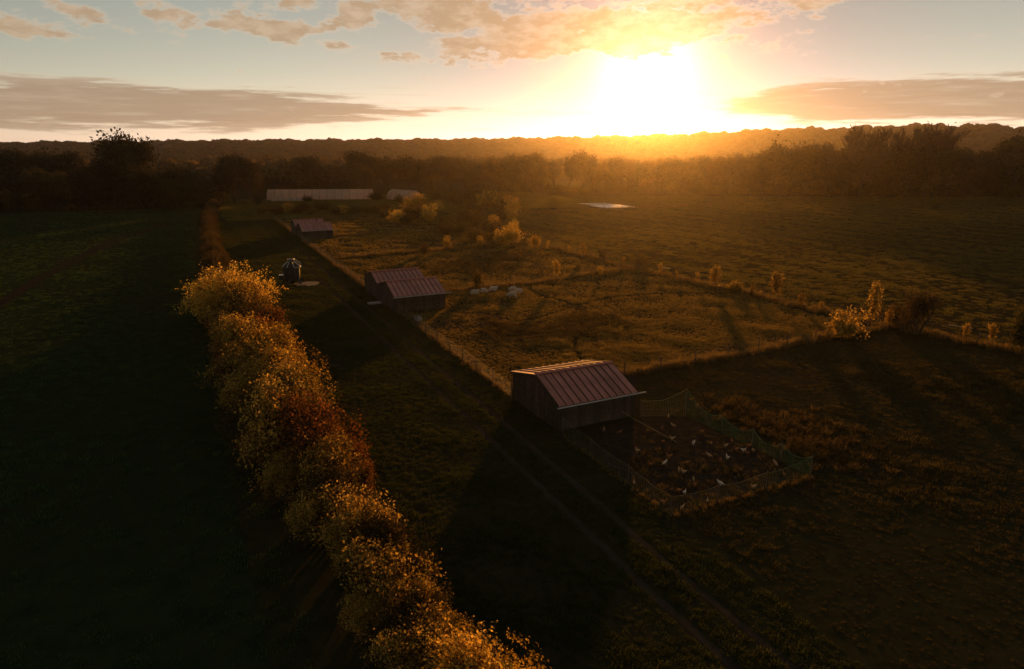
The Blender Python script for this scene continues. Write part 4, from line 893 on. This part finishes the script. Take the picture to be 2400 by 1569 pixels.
N5 = field('meadow_grass', 'sward', 90000, (-10,260), (63,330), (.7,1.5), 'mown grass of the wide meadow on the right', lambda u, v: 0 if (u < 65 and v < 66.5+(43-u)*.2 and u < 60) or W(u, v)[1] > 262 else max(.3, .62+.45*vnoise(u*.3, v*1.6, 2.2, 5)))
def on_tram(x, y):
    for ln in TRAM:
        for a, c in zip(ln, ln[1:]):
            dx, dy = c[0]-a[0], c[1]-a[1]; t = max(0, min(1, ((x-a[0])*dx+(y-a[1])*dy)/(dx*dx+dy*dy)))
            if math.hypot(x-a[0]-t*dx, y-a[1]-t*dy) < .6: return True
    return False
N6 = field('crop_blades', 'crop', 60000, (-30,234), (-130,14), (.8,1.5), 'short green crop in the shaded field left of the hedge', lambda u, v: 0 if v > hedge_v(max(u,16))-3 or on_tram(*W(u, v)) else .8+.4*vnoise(u, v, 3, 6), near_bias=True)
N7 = field('garden_grass', 'sward', 12000, (186,262), (12,130), (1,2), 'rough growth of the garden plot below the tunnels', None)
print('grass', N1, N2, N3, N4, N5, N6, N7)
P, S = [], []
def along(line, per_m, w, s0, s1):
    for a, c in zip(line, line[1:]):
        a, c = Vector(a), Vector(c); n = int((c-a).length*per_m); nn = Vector((-(c-a).y, (c-a).x)).normalized()
        for k in range(n):
            p = a.lerp(c, random.random())+nn*random.gauss(0, w); s = random.uniform(s0, s1)*(.8+.4*vnoise(p.x, p.y, 2.5, 3)); P.append((p.x, p.y, .0)); S.append((s*1.1, s*1.1, s))
along([W(43.5,27.8), W(43.7,44), W(44.2,65)], 12, .28, .5, 1.0)
along([W(80.8,28), W(81.2,40), W(83.9,62.3)], 11, .32, .5, 1.05)
along([W(114.8,23), W(116.2,44), W(117,61)], 10, .32, .5, 1.05)
along([W(145,29), W(143.5,42), W(138,57)], 7, .4, .6, 1.0)
along([W(189,17), W(181,36), W(174,56)], 7, .4, .6, 1.0)
along([W(5,74), W(33,67.4), W(44,65.2), W(60,63.9), W(84,62.4), W(121,61), W(133,58)], 14, .55, .5, 1.0)
along([W(u, fence_v(u)+.15) for u in (43.5, 58, 72.5)], 8, .2, .3, .6)
along([W(u, fence_v(u)+.15) for u in (87, 100, 115, 130, 141)], 11, .2, .5, .95)
along([W(u, fence_v(u)+.15) for u in (156, 172, 186)], 8, .22, .7, 1.2)
along([W(24.1,20.9), W(24.0,25), W(24.1,30.6)], 9, .12, .25, .45)
along([W(24.2,20.6), W(30,20.7), W(35.4,20.75)], 7, .12, .25, .5)
along([W(174,66), W(172,86), W(174.5,105), W(174,148), W(166,190)], 5, .5, .5, .9)
tag(scatter('tall_dry_grass', P, RNG.uniform(0, 6.28, len(P)), S, SRC['dry']), 'tall dry golden grass growing along the fence lines', 'grass', kind='stuff')
P, S = [], []
for (u, v, ru, rv, n) in [(60,29.5,3.5,3,260), (57.5,35,3,4.5,300), (61,39,2.2,3,140), (97,40,5,6,250), (104,50,4,5,200), (33,34,3,2,60), (29,35,3.5,3,110), (26.5,33,1.6,1.6,50)]:
    for k in range(n):
        uu, vv = random.gauss(u, ru*.6), random.gauss(v, rv*.6); s = random.uniform(.4, .95)
        if not_shed(uu, vv) and not in_run(uu, vv): P.append((*W(uu, vv), 0)); S.append((s, s, s))
tag(scatter('dock_weeds', P, RNG.uniform(0, 6.28, len(P)), S, SRC['bramble']), 'brown dock and bramble patches in the paddocks', 'weeds', kind='stuff')

# ------------------------------------------------------------------ the evening haze
b = MB(); b.box(-2000, 2000, -300, 1900, -1.4, 72)
m = bpy.data.materials.new('haze'); m.use_nodes = True; nt = m.node_tree; nt.nodes.remove(nt.nodes['Principled BSDF'])
pv = nt.nodes.new('ShaderNodeVolumePrincipled'); pv.inputs['Color'].default_value = (.96, .90, .82, 1); pv.inputs['Density'].default_value = HAZE_DENSITY; pv.inputs['Anisotropy'].default_value = HAZE_G
nt.links.new(pv.outputs[0], nt.nodes['Material Output'].inputs['Volume'])
tag(ob('haze', b.mesh('haze', m)), 'thin golden evening haze over the whole valley', 'haze', kind='stuff')

# ------------------------------------------------------------------ labels of look-alikes: their order across the picture
ORD = 'first second third fourth fifth sixth seventh eighth ninth tenth eleventh twelfth thirteenth fourteenth fifteenth sixteenth seventeenth eighteenth nineteenth twentieth twenty-first twenty-second twenty-third twenty-fourth twenty-fifth'.split()
same = {}
for o in COL.objects:
    if o.parent is None and o.get('group') and o.get('label'): same.setdefault(o['label'], []).append(o)
for lab, os_ in same.items():
    if 1 < len(os_) <= 25:
        os_.sort(key=lambda o: o.location.x/(o.location.y*math.cos(PITCH)+CAM_H*math.sin(PITCH)))
        for i, o in enumerate(os_):
            o['label'] = lab+', '+('leftmost' if i == 0 else 'rightmost' if i == len(os_)-1 else ORD[i]+' from left')
